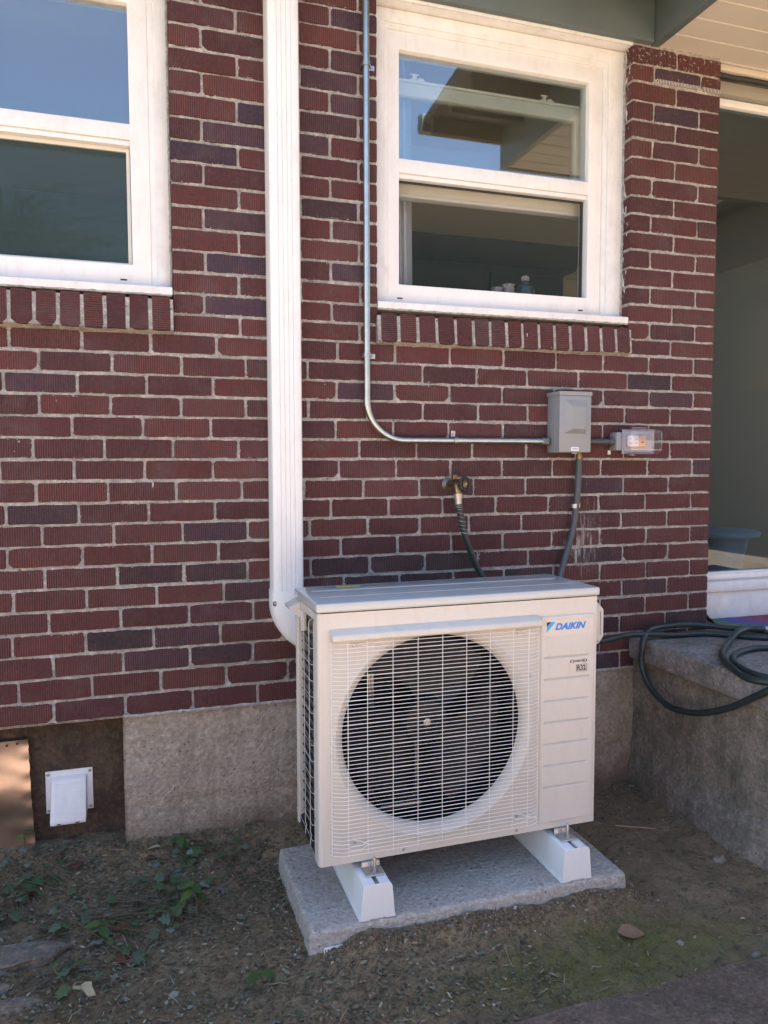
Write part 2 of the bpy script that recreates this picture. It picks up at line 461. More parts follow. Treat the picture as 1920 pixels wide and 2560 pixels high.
def soil_mat():
    m, nt, b = new_mat('soil')
    co = nt.nodes.new('ShaderNodeNewGeometry').outputs['Position']
    n1 = noise_n(nt, co, 3.2, 6, 0.6)
    n2 = noise_n(nt, co, 26, 6, 0.75)
    c = mixc(nt, ramp(nt, n1, [(0.38, 0), (0.62, 1)]), (0.275, 0.195, 0.112), (0.40, 0.29, 0.172))
    c = mixc(nt, ramp(nt, n2, [(0.35, 0), (0.7, 0.75)]), c, (0.135, 0.096, 0.057))
    sp = nt.nodes.new('ShaderNodeSeparateXYZ')
    nt.links.new(co, sp.inputs[0])
    X, Y, Z = sp.outputs
    # bare trodden clay to the right of the pad
    ax = math_n(nt, 'SUBTRACT', 1.0, math_n(nt, 'MULTIPLY', math_n(nt, 'ABSOLUTE', math_n(nt, 'SUBTRACT', X, 1.55)), 1.9))
    clay = ramp(nt, math_n(nt, 'MULTIPLY', math_n(nt, 'MAXIMUM', ax, 0), math_n(nt, 'ADD', n1, 0.45)), [(0.25, 0), (0.75, 0.8)])
    n6 = noise_n(nt, co, 75, 4, 0.7)
    c = mixc(nt, ramp(nt, n6, [(0.36, 0.7), (0.5, 0.0)]), c, (0.075, 0.052, 0.032))
    c = mixc(nt, ramp(nt, n6, [(0.58, 0.0), (0.72, 0.55)]), c, (0.40, 0.30, 0.19))
    c = mixc(nt, math_n(nt, 'MULTIPLY', clay, 0.7), c, (0.32, 0.225, 0.140))
    # moss in front of the pad
    mx = math_n(nt, 'SUBTRACT', 1.0, math_n(nt, 'MULTIPLY', math_n(nt, 'ABSOLUTE', math_n(nt, 'SUBTRACT', X, 1.12)), 1.5))
    my = math_n(nt, 'SUBTRACT', 1.0, math_n(nt, 'MULTIPLY', math_n(nt, 'ABSOLUTE', math_n(nt, 'ADD', Y, 0.92)), 4.5))
    mm = math_n(nt, 'MULTIPLY', math_n(nt, 'MAXIMUM', mx, 0), math_n(nt, 'MAXIMUM', my, 0))
    mm = ramp(nt, math_n(nt, 'MULTIPLY', math_n(nt, 'ADD', mm, 0.1), math_n(nt, 'ADD', noise_n(nt, co, 9, 6, 0.75), 0.3)), [(0.2, 0), (0.6, 0.7)])
    c = mixc(nt, mm, c, (0.20, 0.185, 0.062))
    # dry lawn beyond the patio
    lawn = ramp(nt, math_n(nt, 'MULTIPLY', math_n(nt, 'ADD', Y, 7.0), -1.0), [(0.0, 0), (0.5, 1)])
    c = mixc(nt, lawn, c, (0.13, 0.13, 0.05))
    nt.links.new(c, b.inputs['Base Color'])
    b.inputs['Roughness'].default_value = 0.95
    b.inputs['Specular IOR Level'].default_value = 0.15
    bump_n(nt, b, noise_n(nt, co, 70, 8, 0.8), 1.0, 0.012)
    return m


M['caulk'] = simple('old_caulk', (0.42, 0.40, 0.37), 0.7, var=0.5, vscale=60)
M['copper'] = copper_mat()
M['rugs'] = attr_mat('rainbow_weave', 0.95)
M['soil'] = soil_mat()


# ------------------------------------------------------------------ mesh helpers
def link(o, parent=None):
    COL.objects.link(o)
    if parent is not None:
        o.parent = parent
    return o


def thing(name, label, cat, loc=(0, 0, 0), rotz=0.0, group=None, kind=None):
    o = bpy.data.objects.new(name, None)
    o.empty_display_size = 0.05
    o.location = loc
    o.rotation_euler = (0, 0, rotz)
    link(o)
    return tag(o, label, cat, group, kind)


def tag(o, label=None, cat=None, group=None, kind=None):
    if label: o['label'] = label
    if cat: o['category'] = cat
    if group: o['group'] = group
    if kind: o['kind'] = kind
    return o


def part(name, parent, loc=(0, 0, 0)):
    o = bpy.data.objects.new(name, None)
    o.empty_display_size = 0.03
    o.location = loc
    return link(o, parent)


class MB:
    def __init__(s):
        s.v, s.f, s.t = [], [], []

    def add(s, vs, fs, tone=None):
        n = len(s.v)
        s.v += [tuple(p) for p in vs]
        s.f += [tuple(i + n for i in q) for q in fs]
        if tone is not None:
            s.t += [tone] * len(vs)
        return s

    def box(s, x0, x1, y0, y1, z0, z1):
        x0, x1 = min(x0, x1), max(x0, x1); y0, y1 = min(y0, y1), max(y0, y1); z0, z1 = min(z0, z1), max(z0, z1)
        return s.add([(x0, y0, z0), (x1, y0, z0), (x1, y1, z0), (x0, y1, z0), (x0, y0, z1), (x1, y0, z1), (x1, y1, z1), (x0, y1, z1)],
                     [(0, 3, 2, 1), (4, 5, 6, 7), (0, 1, 5, 4), (1, 2, 6, 5), (2, 3, 7, 6), (3, 0, 4, 7)])

    def tube(s, pts, r, n=10, closed=False, caps=True):
        pts = [Vector(p) for p in pts]
        N = len(pts)
        rs = r if isinstance(r, (list, tuple)) else [r] * N
        ref = None
        vs, fs = [], []
        for i, p in enumerate(pts):
            a = pts[i - 1] if (i > 0 or closed) else p
            b = pts[(i + 1) % N] if (i < N - 1 or closed) else p
            t = (b - a).normalized()
            if ref is None:
                ref = t.orthogonal().normalized()
            ref = (ref - t * ref.dot(t))
            ref = ref.normalized() if ref.length > 1e-6 else t.orthogonal().normalized()
            bi = t.cross(ref)
            for k in range(n):
                a_ = 2 * math.pi * k / n
                vs.append(p + (ref * math.cos(a_) + bi * math.sin(a_)) * rs[i])
        for i in range(N if closed else N - 1):
            for k in range(n):
                j = (i + 1) % N
                fs.append((i * n + k, i * n + (k + 1) % n, j * n + (k + 1) % n, j * n + k))
        if caps and not closed:
            fs.append(tuple(range(n))[::-1])
            fs.append(tuple((N - 1) * n + k for k in range(n)))
        return s.add(vs, fs)

    def lathe(s, prof, org, axis, n=24, caps=True):
        """prof: list of (radius, distance along axis)"""
        ax = Vector(axis).normalized()
        e1 = ax.orthogonal().normalized()
        e2 = ax.cross(e1)
        org = Vector(org)
        vs, fs = [], []
        for (r, h) in prof:
            for k in range(n):
                a = 2 * math.pi * k / n
                vs.append(org + ax * h + (e1 * math.cos(a) + e2 * math.sin(a)) * r)
        for i in range(len(prof) - 1):
            for k in range(n):
                fs.append((i * n + k, i * n + (k + 1) % n, (i + 1) * n + (k + 1) % n, (i + 1) * n + k))
        if caps:
            fs.append(tuple(range(n))[::-1])
            fs.append(tuple((len(prof) - 1) * n + k for k in range(n)))
        return s.add(vs, fs)

    def prism(s, poly, fn, d0, d1):
        """poly: 2d outline; fn(u,v,d) -> 3d"""
        n = len(poly)
        vs = [fn(u, v, d0) for u, v in poly] + [fn(u, v, d1) for u, v in poly]
        fs = [tuple(range(n)), tuple(range(n, 2 * n))[::-1]]
        for i in range(n):
            j = (i + 1) % n
            fs.append((i, i + n, j + n, j))
        return s.add(vs, fs)

    def build(s, name, mat, parent=None, bevel=0.0, seg=2, smooth=None, loc=None, recalc=True):
        me = bpy.data.meshes.new(name)
        me.from_pydata(s.v, [], s.f)
        if s.t:
            ca = me.attributes.new('tone', 'FLOAT_COLOR', 'POINT')
            for i, c in enumerate(s.t):
                ca.data[i].color = (c[0], c[1], c[2], 1)
        if bevel or recalc:
            bm = bmesh.new()
            bm.from_mesh(me)
            if recalc:
                bmesh.ops.recalc_face_normals(bm, faces=bm.faces)
            if bevel:
                ed = [e for e in bm.edges if len(e.link_faces) == 2 and e.calc_face_angle(0) > 0.5]
                bmesh.ops.bevel(bm, geom=ed, offset=bevel, segments=seg, profile=0.5, affect='EDGES', clamp_overlap=True)
            bm.to_mesh(me)
            bm.free()
        me.materials.append(M[mat] if isinstance(mat, str) else mat)
        if smooth is None:
            smooth = bevel > 0
        if smooth:
            me.polygons.foreach_set('use_smooth', [True] * len(me.polygons))
            me.set_sharp_from_angle(angle=R(38))
        o = bpy.data.objects.new(name, me)
        if loc:
            o.location = loc
        return link(o, parent)


def box(name, mat, parent, x0, x1, y0, y1, z0, z1, bevel=0.002, seg=2):
    return MB().box(x0, x1, y0, y1, z0, z1).build(name, mat, parent, bevel, seg)


def catmull(pts, sub=8):
    P = [Vector(p) for p in pts]
    out = []
    for i in range(len(P) - 1):
        p0 = P[i - 1] if i else P[i] * 2 - P[i + 1]
        p1, p2 = P[i], P[i + 1]
        p3 = P[i + 2] if i + 2 < len(P) else P[i + 1] * 2 - P[i]
        for k in range(sub):
            t = k / sub
            out.append(0.5 * ((2 * p1) + (p2 - p0) * t + (2 * p0 - 5 * p1 + 4 * p2 - p3) * t * t + (3 * p1 - p0 - 3 * p2 + p3) * t ** 3))
    out.append(P[-1])
    return out


def screw(name, parent, p, axis, r=0.0045, mat='steel'):
    return MB().lathe([(r, 0.0), (r, 0.0012), (r * 0.7, 0.0026), (r * 0.25, 0.0026), (r * 0.2, 0.0018)], p, axis, 14).build(name, mat, parent, smooth=True)


def text_mesh(name, txt, size, mat, parent, org, shear=0.0, offset=0.0, width=None, extr=0.0003, squash=1.0):
    cu = bpy.data.curves.new(name, 'FONT')
    cu.body = txt
    cu.size = size
    cu.shear = shear
    cu.offset = offset
    cu.extrude = extr
    cu.resolution_u = 3
    tmp = bpy.data.objects.new('tmp', cu)
    COL.objects.link(tmp)
    dg = bpy.context.evaluated_depsgraph_get()
    me = bpy.data.meshes.new_from_object(tmp.evaluated_get(dg))
    bpy.data.objects.remove(tmp)
    xs = [v.co.x for v in me.vertices]
    s = width / (max(xs) - min(xs)) if width else 1.0
    x0 = min(xs)
    for v in me.vertices:
        x, y, z = v.co
        v.co = (org[0] + (x - x0) * s, org[1] - z, org[2] + y * squash)
    me.materials.clear()
    me.materials.append(M[mat])
    me.name = name
    o = bpy.data.objects.new(name, me)
    return link(o, parent)


def N(x, y, z=0.0, s=1.0):
    return mnoise.noise(Vector((x * s, y * s, z * s)))


def fbm(x, y, s=1.0, o=4):
    return mnoise.fractal(Vector((x * s, y * s, 0.31)), 1.0, 2.1, o)

# ================================================================== SETTING
def ground_h(x, y):
    h = 0.012 * fbm(x, y, 2.6, 4) + 0.007 * fbm(x + 3, y, 13, 3) + 0.0055 * fbm(x, y + 5, 42, 3)
    if x < 0.9:
        h += 0.040 * math.exp(-abs(min(y, 0.0)) / 0.15)
    else:
        h -= 0.008
    a = 0.0
    if 0.42 < x < 1.42:
        a = min(1, (x - 0.42) / 0.12) * min(1, (1.42 - x) / 0.14)
    if y < -0.66:
        h += a * 0.042 * (1 + 0.5 * N(x, 0, 3, 9)) * math.exp(-((y + 0.70) / 0.06) ** 2)
    if -0.68 < y < -0.2 and 0.40 < x < 1.32:
        h = min(h, 0.02)
    # footing soil against the stoop wall
    if x > 1.6:
        h += 0.025 * max(0, (x - 1.68) / 0.16) * min(1, max(0, -y) / 0.4)
    if y < -1.0:
        h = h * max(0, 1 - (-1.0 - y) / 0.07) + (-0.03) * min(1, (-1.0 - y) / 0.10)
    return h


def axis_list(a0, a1, step, outs):
    l = [a0 + step * i for i in range(int((a1 - a0) / step) + 1)]
    return sorted([o for o in outs if o < a0 - 0.02 or o > l[-1] + 0.02] + l)


gx = axis_list(-0.95, 2.1, 0.0105, [-220, -80, -30, -12, -6, -3, -1.8, -1.3, 2.4, 3, 4, 6, 12, 30, 80, 220])
gy = axis_list(-1.30, 0.14, 0.0105, [-220, -80, -30, -14, -9, -6.8, -4, -2.5, -1.6, 0.6, 2, 6, 12, 30, 80, 220])
gv, gf = [], []
for y in gy:
    for x in gx:
        fine = -0.96 < x < 2.12 and -1.31 < y < 0.15
        gv.append((x, y, ground_h(x, y) if fine else (-0.03 if y < 0.15 else -0.05)))
W_ = len(gx)
for j in range(len(gy) - 1):
    for i in range(W_ - 1):
        gf.append((j * W_ + i, j * W_ + i + 1, (j + 1) * W_ + i + 1, (j + 1) * W_ + i))
g = MB().add(gv, gf).build('ground', 'soil', smooth=True, recalc=False)
tag(g, 'brown bare soil with leaf litter and moss at the foot of the wall', None, None, 'structure')

# patio slab toward the camera, its edge crumbled
pe = [(-6.0 + i * 0.06, -1.062 + 0.010 * N(i * 0.35, 1.7) + 0.006 * N(i * 1.3, 4.4)) for i in range(220)]
mb = MB()
top = [(x, y, 0.012 + 0.002 * N(x * 9, y)) for x, y in pe] + [(pe[-1][0], -2.05, 0.012), (pe[0][0], -2.05, 0.012)]
n = len(top)
mb.add(top + [(x, y + (0.004 if i < 220 else 0), -0.08) for i, (x, y, z) in enumerate(top)], [tuple(range(n))[::-1]] + [(i, (i + 1) % n, (i + 1) % n + n, i + n) for i in range(n)])
tag(mb.build('patio', 'patio'), 'dark reddish brown concrete patio slab at the lower right', None, None, 'structure')

M['gravel'] = concrete('tan_bounce_gravel', (0.46, 0.365, 0.28), (0.36, 0.285, 0.215), (0.52, 0.43, 0.335))  # unseen gravel yard, added to bounce warm sunlight at the wall
mb = MB()
mb.add([(-7, -2.052, 0.006), (8, -2.052, 0.006), (8, -7.0, 0.0), (-7, -7.0, 0.0)], [(0, 3, 2, 1)])
tag(mb.build('bounce_gravel', 'gravel'), 'unseen tan gravel added behind the camera to bounce warm sunlight', None, None, 'structure')

# ================================================================== HOUSE
house = thing('brick_house', 'dark red brick house with white windows on a bare concrete foundation', 'house')
ZO = 1.68
BEDS = {-17: 1.155, -16: 1.0859, -15: 1.0213, -14: .9517, -13: .8806, -12: .8137, -11: .7433, -10: .6715, -9: .6004, -8: .5338, -7: .4664,
        -6: .3996, -5: .3306, -4: .2611, -3: .1944, -2: .1267, -1: .0606, 0: -.0016, 1: -.0690, 2: -.1350, 3: -.2004, 4: -.2666, 5: -.3333,
        6: -.4010, 7: -.4684, 8: -.5360, 9: -.6026, 10: -.6699, 11: -.7369, 12: -.8041, 13: -.8724, 14: -.9412, 15: -1.0122, 16: -1.0835, 17: -1.1552, 18: -1.2265}
for k in range(-18, -22, -1):
    BEDS[k] = BEDS[k + 1] + 0.068
JOINTS = {0: [-0.372, -0.169, 0.034, 0.238, 0.439, 0.64, 0.846, 1.053, 1.264, 1.48, 1.682, 1.889, 2.098],
          1: [-0.293, -0.083, 0.127, 0.331, 0.537, 0.743, 0.949, 1.157, 1.361, 1.576, 1.792, 1.995],
          2: [-0.392, -0.185, 0.019, 0.224, 0.43, 0.637, 0.844, 1.051, 1.259, 1.474, 1.685, 1.894, 2.101],
          3: [-0.295, -0.09, 0.123, 0.328, 0.538, 0.744, 0.949, 1.163, 1.365, 1.574, 1.783, 1.993],
          4: [-0.413, -0.204, 0.005, 0.214, 0.423, 0.633, 0.84, 1.048, 1.263, 1.474, 1.685, 1.894, 2.103],
          5: [-0.315, -0.111, 0.095, 0.303, 0.51, 0.717, 0.926, 1.14, 1.359, 1.571, 1.783, 1.995],
          6: [-0.410, -0.201, 0.008, 0.219, 0.431, 0.643, 0.85, 1.056, 1.261, 1.469, 1.68, 1.891, 2.104],
          7: [-0.311, -0.104, 0.103, 0.312, 0.521, 0.73, 0.937, 1.147, 1.357, 1.57, 1.782, 1.991],
          8: [-0.396, -0.191, 0.017, 0.224, 0.419, 0.614, 0.821, 1.025, 1.236, 1.454, 1.673, 1.885, 2.101],
          9: [-0.299, -0.09, 0.12, 0.329, 0.54, 0.745, 0.938, 1.13, 1.342, 1.558, 1.775, 1.989],
          10: [-0.397, -0.184, 0.024, 0.232, 0.44, 0.648, 0.854, 1.06, 1.265, 1.471, 1.681, 1.892, 2.102],
          11: [-0.294, -0.083, 0.122, 0.328, 0.542, 0.752, 0.959, 1.165, 1.372, 1.578, 1.785, 1.996],
          12: [-0.383, -0.176, 0.036, 0.248, 0.453, 0.657, 0.862, 1.068, 1.273, 1.479, 1.684, 1.894, 2.104],
          13: [-0.286, -0.075, 0.136, 0.343, 0.549, 0.755, 0.961, 1.167, 1.373, 1.579, 1.785, 1.996],
          14: [-0.392, -0.182, 0.024, 0.234, 0.442, 0.649, 0.856, 1.064, 1.271, 1.479, 1.686, 1.894, 2.101],
          15: [-0.278, -0.072, 0.135, 0.341, 0.546, 0.752, 0.957, 1.162, 1.367, 1.573, 1.778, 1.99],
          16: [-0.378, -0.167, 0.042, 0.251, 0.459, 0.664, 0.869, 1.074, 1.279, 1.484, 1.689, 1.894, 2.1],
          17: [-0.281, -0.068, 0.142, 0.354, 0.558, 0.761, 0.965, 1.169, 1.373, 1.576, 1.78, 1.99]}
WX0, WX1 = -1.9, 2.191          # brick wall from the far left to the corner by the door
LW0, LW1 = -0.905, 0.105        # left window opening
RW0, RW1 = 0.781, 1.790         # right window opening
WBOT, WTOP = 1.800, 2.828       # openings, bottom and head
DX0, DX1 = 2.191, 3.26          # glazed door opening
WEND = 4.7

wall = part('wall', house)

# ---- mortar bed: a lumpy sheet just behind the brick faces
xs = axis_list(-0.56, 2.1895, 0.0074, [-1.9, -1.5, -1.2, -0.905, -0.75]) + [2.1895]
zs = axis_list(0.452, 2.95, 0.0074, [3.05])


def open_at(x, z):
    if z > WBOT - 0.03 and z < WTOP + 0.002 and (LW0 < x < LW1 or RW0 < x < RW1):
        return True
    return False


vs, fs = [], []
for z in zs:
    for x in xs:
        d = 0.0038 + 0.0030 * N(x, z, 0.2, 42) + 0.0028 * N(x, z, 5.2, 110) + 0.0012 * N(x, z, 9.0, 14)
        vs.append((x, max(0.0002, d), z))
nx = len(xs)
for j in range(len(zs) - 1):
    for i in range(nx - 1):
        if not open_at((xs[i] + xs[i + 1]) / 2, (zs[j] + zs[j + 1]) / 2):
            fs.append((j * nx + i, j * nx + i + 1, (j + 1) * nx + i + 1, (j + 1) * nx + i))
mb = MB().add(vs, fs)
# mortar inside the reveals and the corner, and the wall's own thickness
def reveal(x, sgn, z0, z1):
    zz = [z0 + (z1 - z0) * i / 120 for i in range(121)]
    rows = []
    for z in zz:
        rows.append([(x + sgn * (0.0030 + 0.0018 * N(x, z, y, 60)), y, z) for y in (0.004, 0.03, 0.06, 0.10)])
    b = [p for r_ in rows for p in r_]
    f = []
    for i in range(120):
        for j in range(3):
            f.append((i * 4 + j, i * 4 + j + 1, (i + 1) * 4 + j + 1, (i + 1) * 4 + j))
    mb.add(b, f)
reveal(RW1, 1, WBOT - 0.02, WTOP)
reveal(LW1, 1, WBOT - 0.02, WTOP)
reveal(RW0, -1, WBOT - 0.02, WTOP)
reveal(WX1 - 0.002, -1, 0.46, WTOP + 0.02)
mb.add([(DX1, 0.004, -0.1), (WEND, 0.004, -0.1), (WEND, 0.004, 3.05), (DX1, 0.004, 3.05)], [(0, 1, 2, 3)])
mb.add([(DX1, 0.004, -0.1), (DX1, 0.12, -0.1), (DX1, 0.12, 3.05), (DX1, 0.004, 3.05)], [(0, 1, 2, 3)])
mortar = mb.build('mortar_bed', 'mortar', wall, smooth=True, recalc=False)

# ---- bricks
RED = [(0.098, 0.030, 0.029), (0.084, 0.027, 0.028), (0.112, 0.034, 0.031), (0.076, 0.026, 0.028), (0.090, 0.031, 0.032), (0.104, 0.037, 0.035), (0.070, 0.027, 0.031)]
PURPLE = [(0.054, 0.034, 0.052), (0.060, 0.034, 0.046), (0.046, 0.033, 0.054)]
DARK = [(0.032, 0.026, 0.034), (0.042, 0.028, 0.034)]
FORCE = [(-11, .36, 1), (-10, .31, 1), (-9, .2, 1), (-6, .3, 1), (-4, .3, 1), (-2, .32, 1), (-12, .62, 1), (-11, .56, 2), (-10, .6, 1), (-7, .56, 2),
         (-4, .63, 1), (11, .02, 2), (11, .23, 2), (12, .35, 2), (14, -.08, 2), (15, .24, 2), (8, -.3, 2), (-16, 1.99, 1), (-14, 1.99, 1), (-13, .62, 1),
         (1, 1.89, 2), (11, 1.68, 2), (15, 2.1, 2), (11, .64, 2), (11, .85, 2), (12, .76, 2), (2, .74, 1), (2, -.28, 1), (-17, 1.9, 0), (10, 1.05, 2), (12, .96, 2), (12, 1.4, 2), (11, 1.05, 2)]
NORM = [(-13, .2), (-12, .4), (-8, .5), (-7, .3), (-5, .2), (-3, .4), (-1, .2), (9, 0), (10, -.3), (7, -.2), (12, -.3), (13, .0), (13, -.2)]


def pick(k, x):
    for kk, xx, t in FORCE:
        if kk == k and abs(xx - x) < 0.085:
            return random.choice((RED, PURPLE, DARK)[t])
    for kk, xx in NORM:
        if kk == k and abs(xx - x) < 0.13:
            return random.choice(RED[:3])
    r = random.random()
    return random.choice(PURPLE) if r < 0.035 else (random.choice(DARK) if r < 0.045 else random.choice(RED))


def brick_shape(w, h, dep, flushl=False, flushr=False, nl=6):
    """front outline a little uneven, arrises worn back into the joint"""
    pts = []
    hw, hh = w / 2, h / 2
    nl = max(2, round(nl * w / 0.2))
    cr = random.uniform(0.002, 0.006) if random.random() > 0.10 else random.uniform(0.009, 0.016)
    def j(a=0.0009):
        return random.uniform(-a, a)
    for i in range(nl + 1):
        t = -hw + w * i / nl
        if i in (0, nl):
            pts.append((t + (cr if i == 0 else -cr) * (0.3 if (flushl if i == 0 else flushr) else 1), -hh + j()))
        else:
            pts.append((t + j(0.003), -hh + j(0.0013)))
    pts.append((hw + j(), -hh + cr)); pts.append((hw + j(), hh - random.uniform(0.002, 0.006)))
    for i in range(nl, -1, -1):
        t = -hw + w * i / nl
        if i in (0, nl):
            pts.append((t + (cr if i == 0 else -cr), hh + j()))
        else:
            pts.append((t + j(0.003), hh + j(0.0013)))
    pts.append((-hw + j(), hh - random.uniform(0.002, 0.006))); pts.append((-hw + j(), -hh + cr))
    n = len(pts)
    fy = random.uniform(-0.0014, 0.0006)
    tilt = random.uniform(-0.006, 0.006)
    v = [(x, fy + tilt * x, z) for x, z in pts]
    for x, z in pts:
        ex = 0.0 if (flushl and x < -hw + 0.008) or (flushr and x > hw - 0.008) else 0.0022
        v.append((x + math.copysign(ex, x), 0.0075, z + math.copysign(0.0018, z)))
    f = [tuple(range(n))]
    for i in range(n):
        q = (i + 1) % n
        f.append((i, i + n, q + n, q))
    if dep > 0.02:
        v += [(x, dep, z) for (x, y, z) in v[n:2 * n]]
        for i in range(n):
            q = (i + 1) % n
            f.append((i + n, i + 2 * n, q + 2 * n, q + n))
    return v, f


def hidden(p):
    u, w, z = p
    return (745 < u < 1495 and 1450 < w < 2150) or (664 < u < 760 and w < 1500)


def seen_area(x0, x1, z0, z1):
    a = 0
    for i in range(6):
        for j in range(3):
            p = project((x0 + (x1 - x0) * (i + .5) / 6, 0, z0 + (z1 - z0) * (j + .5) / 3))
            if -4 < p[0] < 1924 and -4 < p[1] < 2564 and not hidden(p):
                a += 1
    return a * (x1 - x0) * (z1 - z0) / 18 * (2.5 / project(((x0 + x1) / 2, 0, (z0 + z1) / 2))[2]) ** 2


def seg_joints(k, a, b):
    if k >= 0 and a < 0:
        l = [x for x in JOINTS[k]]
        while l[0] > a + 0.21:
            l.insert(0, l[0] - 0.2085)
        return [a] + [x for x in l if a + 0.04 < x < b - 0.04] + [b]
    full = (k % 2 != 0)
    if a == LW1:
        j = [0.313, 0.516, 0.719] if full else [0.204, 0.412, 0.620]
    elif a == RW1:
        j = [1.990] if full else [1.886, 2.099]
    else:
        j, x = [], b - (0.0 if full else 0.104)
        while x > a + 0.25:
            x -= 0.2085
            j.append(x)
        j = sorted(j)
    return [a] + [x + random.uniform(-0.003, 0.003) for x in j] + [b]


bricks = []                     # (x0, x1, z0, z1, course, flush left, flush right, depth)
GAP = 0.0112
for k in range(-20, 18):
    z0, z1 = ZO + BEDS[k + 1], ZO + BEDS[k]
    if k >= 0:
        segs = [(WX0, WX1), (DX1, WEND)]
    elif k >= -17:
        segs = [(WX0, LW0), (LW1, RW0), (RW1, WX1), (DX1, WEND)]
    else:
        segs = [(WX0, RW0 - 0.04)]
    for (a, b) in segs:
        js = seg_joints(k, a, b)
        for i in range(len(js) - 1):
            fl = i == 0 and a in (RW1, LW1, DX1)
            fr = i == len(js) - 2 and b in (WX1, RW0, LW0)
            g = GAP + random.uniform(-0.0015, 0.0015)
            x0 = js[i] + (0.0 if fl else g / 2)
            x1 = js[i + 1] - (0.0 if fr else g / 2)
            dep = 0.10 if (fl or fr) else (0.11 if k == 17 else 0.0)
            zj = random.uniform(-0.0012, 0.0012)
            bricks.append([x0, x1, z0 + g / 2 + zj, z1 - g / 2 + zj, k, fl, fr, dep, 'x'])
# rowlock sills under the windows
SILLJ = {0: [-0.905 + 0.0665 * i for i in range(0, 8)] + [-0.366, -0.297, -0.231, -0.164, -0.099, -0.033, 0.034, 0.100],
         1: [0.783, 0.852, 0.922, 0.993, 1.064, 1.133, 1.198, 1.263, 1.327, 1.394, 1.458, 1.525, 1.591, 1.657, 1.722, 1.788]}
for s, js in SILLJ.items():
    for i in range(len(js) - 1):
        zt = 1.787 if s == 0 else 1.778
        bricks.append([js[i] + 0.0062, js[i + 1] - 0.0062, 1.683 + random.uniform(-.001, .001), zt, 100 + s, i == 0, i == len(js) - 2, 0.12, 'z'])
order = sorted(range(len(bricks)), key=lambda i: -seen_area(*bricks[i][:4]))
own = set(order[:300])
rest = MB()
sill_parts = [part('brick_sill', house), part('brick_sill', house)]
for i, (x0, x1, z0, z1, k, fl, fr, dep, ax) in enumerate(bricks):
    cx, cz = (x0 + x1) / 2, (z0 + z1) / 2
    if ax == 'x':
        c = pick(k, cx)
        v, f = brick_shape(x1 - x0, z1 - z0, dep, fl, fr)
        py, par = 0.0, wall
    else:
        c = random.choice(RED)
        v, f = brick_shape(x1 - x0, z1 - z0, dep, False, False, 8)
        n_ = len(v)
        v = [(x, y + (0.010 if z > 0.02 and y < 0.02 else 0.0), z) for x, y, z in v]   # top leans back
        py, par = -0.028, sill_parts[k - 100]
    jit = random.uniform(0.85, 1.18)
    c = tuple(q * jit for q in c)
    if i in own:
        o = MB().add(v, f).build('brick', 'brick_x' if ax == 'x' else 'brick_z', par, smooth=False, loc=(cx, py, cz), recalc=True)
        o.color = (*c, 1)
    else:
        rest.add([(x + cx, y + py, z + cz) for x, y, z in v], f, c)
tag(rest.build('outer_bricks', 'brick_far', wall, smooth=False), kind='stuff')
# mortar between and under the sill bricks
mb = MB()
for (a, b, zt) in ((-0.905, 0.103, 1.780), (0.776, 1.790, 1.771)):
    nn = 160
    for j in range(nn):
        xa, xb = a + (b - a) * j / nn, a + (b - a) * (j + 1) / nn
        ya, yb = -0.0262 + 0.0022 * N(xa * 70, 1), -0.0262 + 0.0022 * N(xb * 70, 1)
        mb.add([(xa, ya, 1.684), (xb, yb, 1.684), (xb, yb + 0.009, zt), (xa, ya + 0.009, zt)], [(0, 1, 2, 3)])
        mb.add([(xa, ya, 1.684), (xb, yb, 1.684), (xb, 0.01, 1.672), (xa, 0.01, 1.672)], [(0, 3, 2, 1)])
        mb.add([(xa, ya + 0.009, zt), (xb, yb + 0.009, zt), (xb, 0.12, zt + 0.022), (xa, 0.12, zt + 0.022)], [(0, 1, 2, 3)])
    mb.box(a, a + 0.006, -0.020, 0.02, 1.676, zt - 0.002)
mb.build('sill_mortar', 'mortar', wall, smooth=False)


# crumbs and smears of mortar squeezed over the brick edges
CIV = [(-1, 0, 0), (1, 0, 0), (0, -1, 0), (0, 0, -1), (0, 0, 1), (0.55, -0.6, 0.55), (-0.55, -0.6, -0.5)]
CIF = [(0, 2, 4), (2, 1, 4), (1, 2, 3), (2, 0, 3)]
mb = MB()
rc = random.Random(21)
for q in range(7000):
    k = rc.randint(-17, 17)
    x = rc.uniform(-0.52, 2.185)
    z = ZO + BEDS[k] + rc.choice((-1, 1)) * (GAP / 2 + rc.uniform(-0.0012, 0.0016))
    if q % 5 == 0 and k >= 0:
        x = rc.choice(JOINTS[k]) + rc.choice((-1, 1)) * (GAP / 2 + rc.uniform(-0.001, 0.0012))
        z = ZO + rc.uniform(BEDS[k + 1], BEDS[k])
    if open_at(x, z) or (k < 0 and z < 1.81 and not (LW1 < x < RW0 or x > RW1)):
        continue
    rx, rz, ry = rc.uniform(0.0015, 0.006), rc.uniform(0.0008, 0.0021), rc.uniform(0.0008, 0.002)
    if q % 5 == 0:
        rx, rz = rz, rx
    mb.add([(x + a * rx, 0.0006 + b * ry, z + c * rz) for a, b, c in CIV[:5]], CIF)
tag(mb.build('mortar_crumbs', 'mortar', wall, smooth=False), kind='stuff')


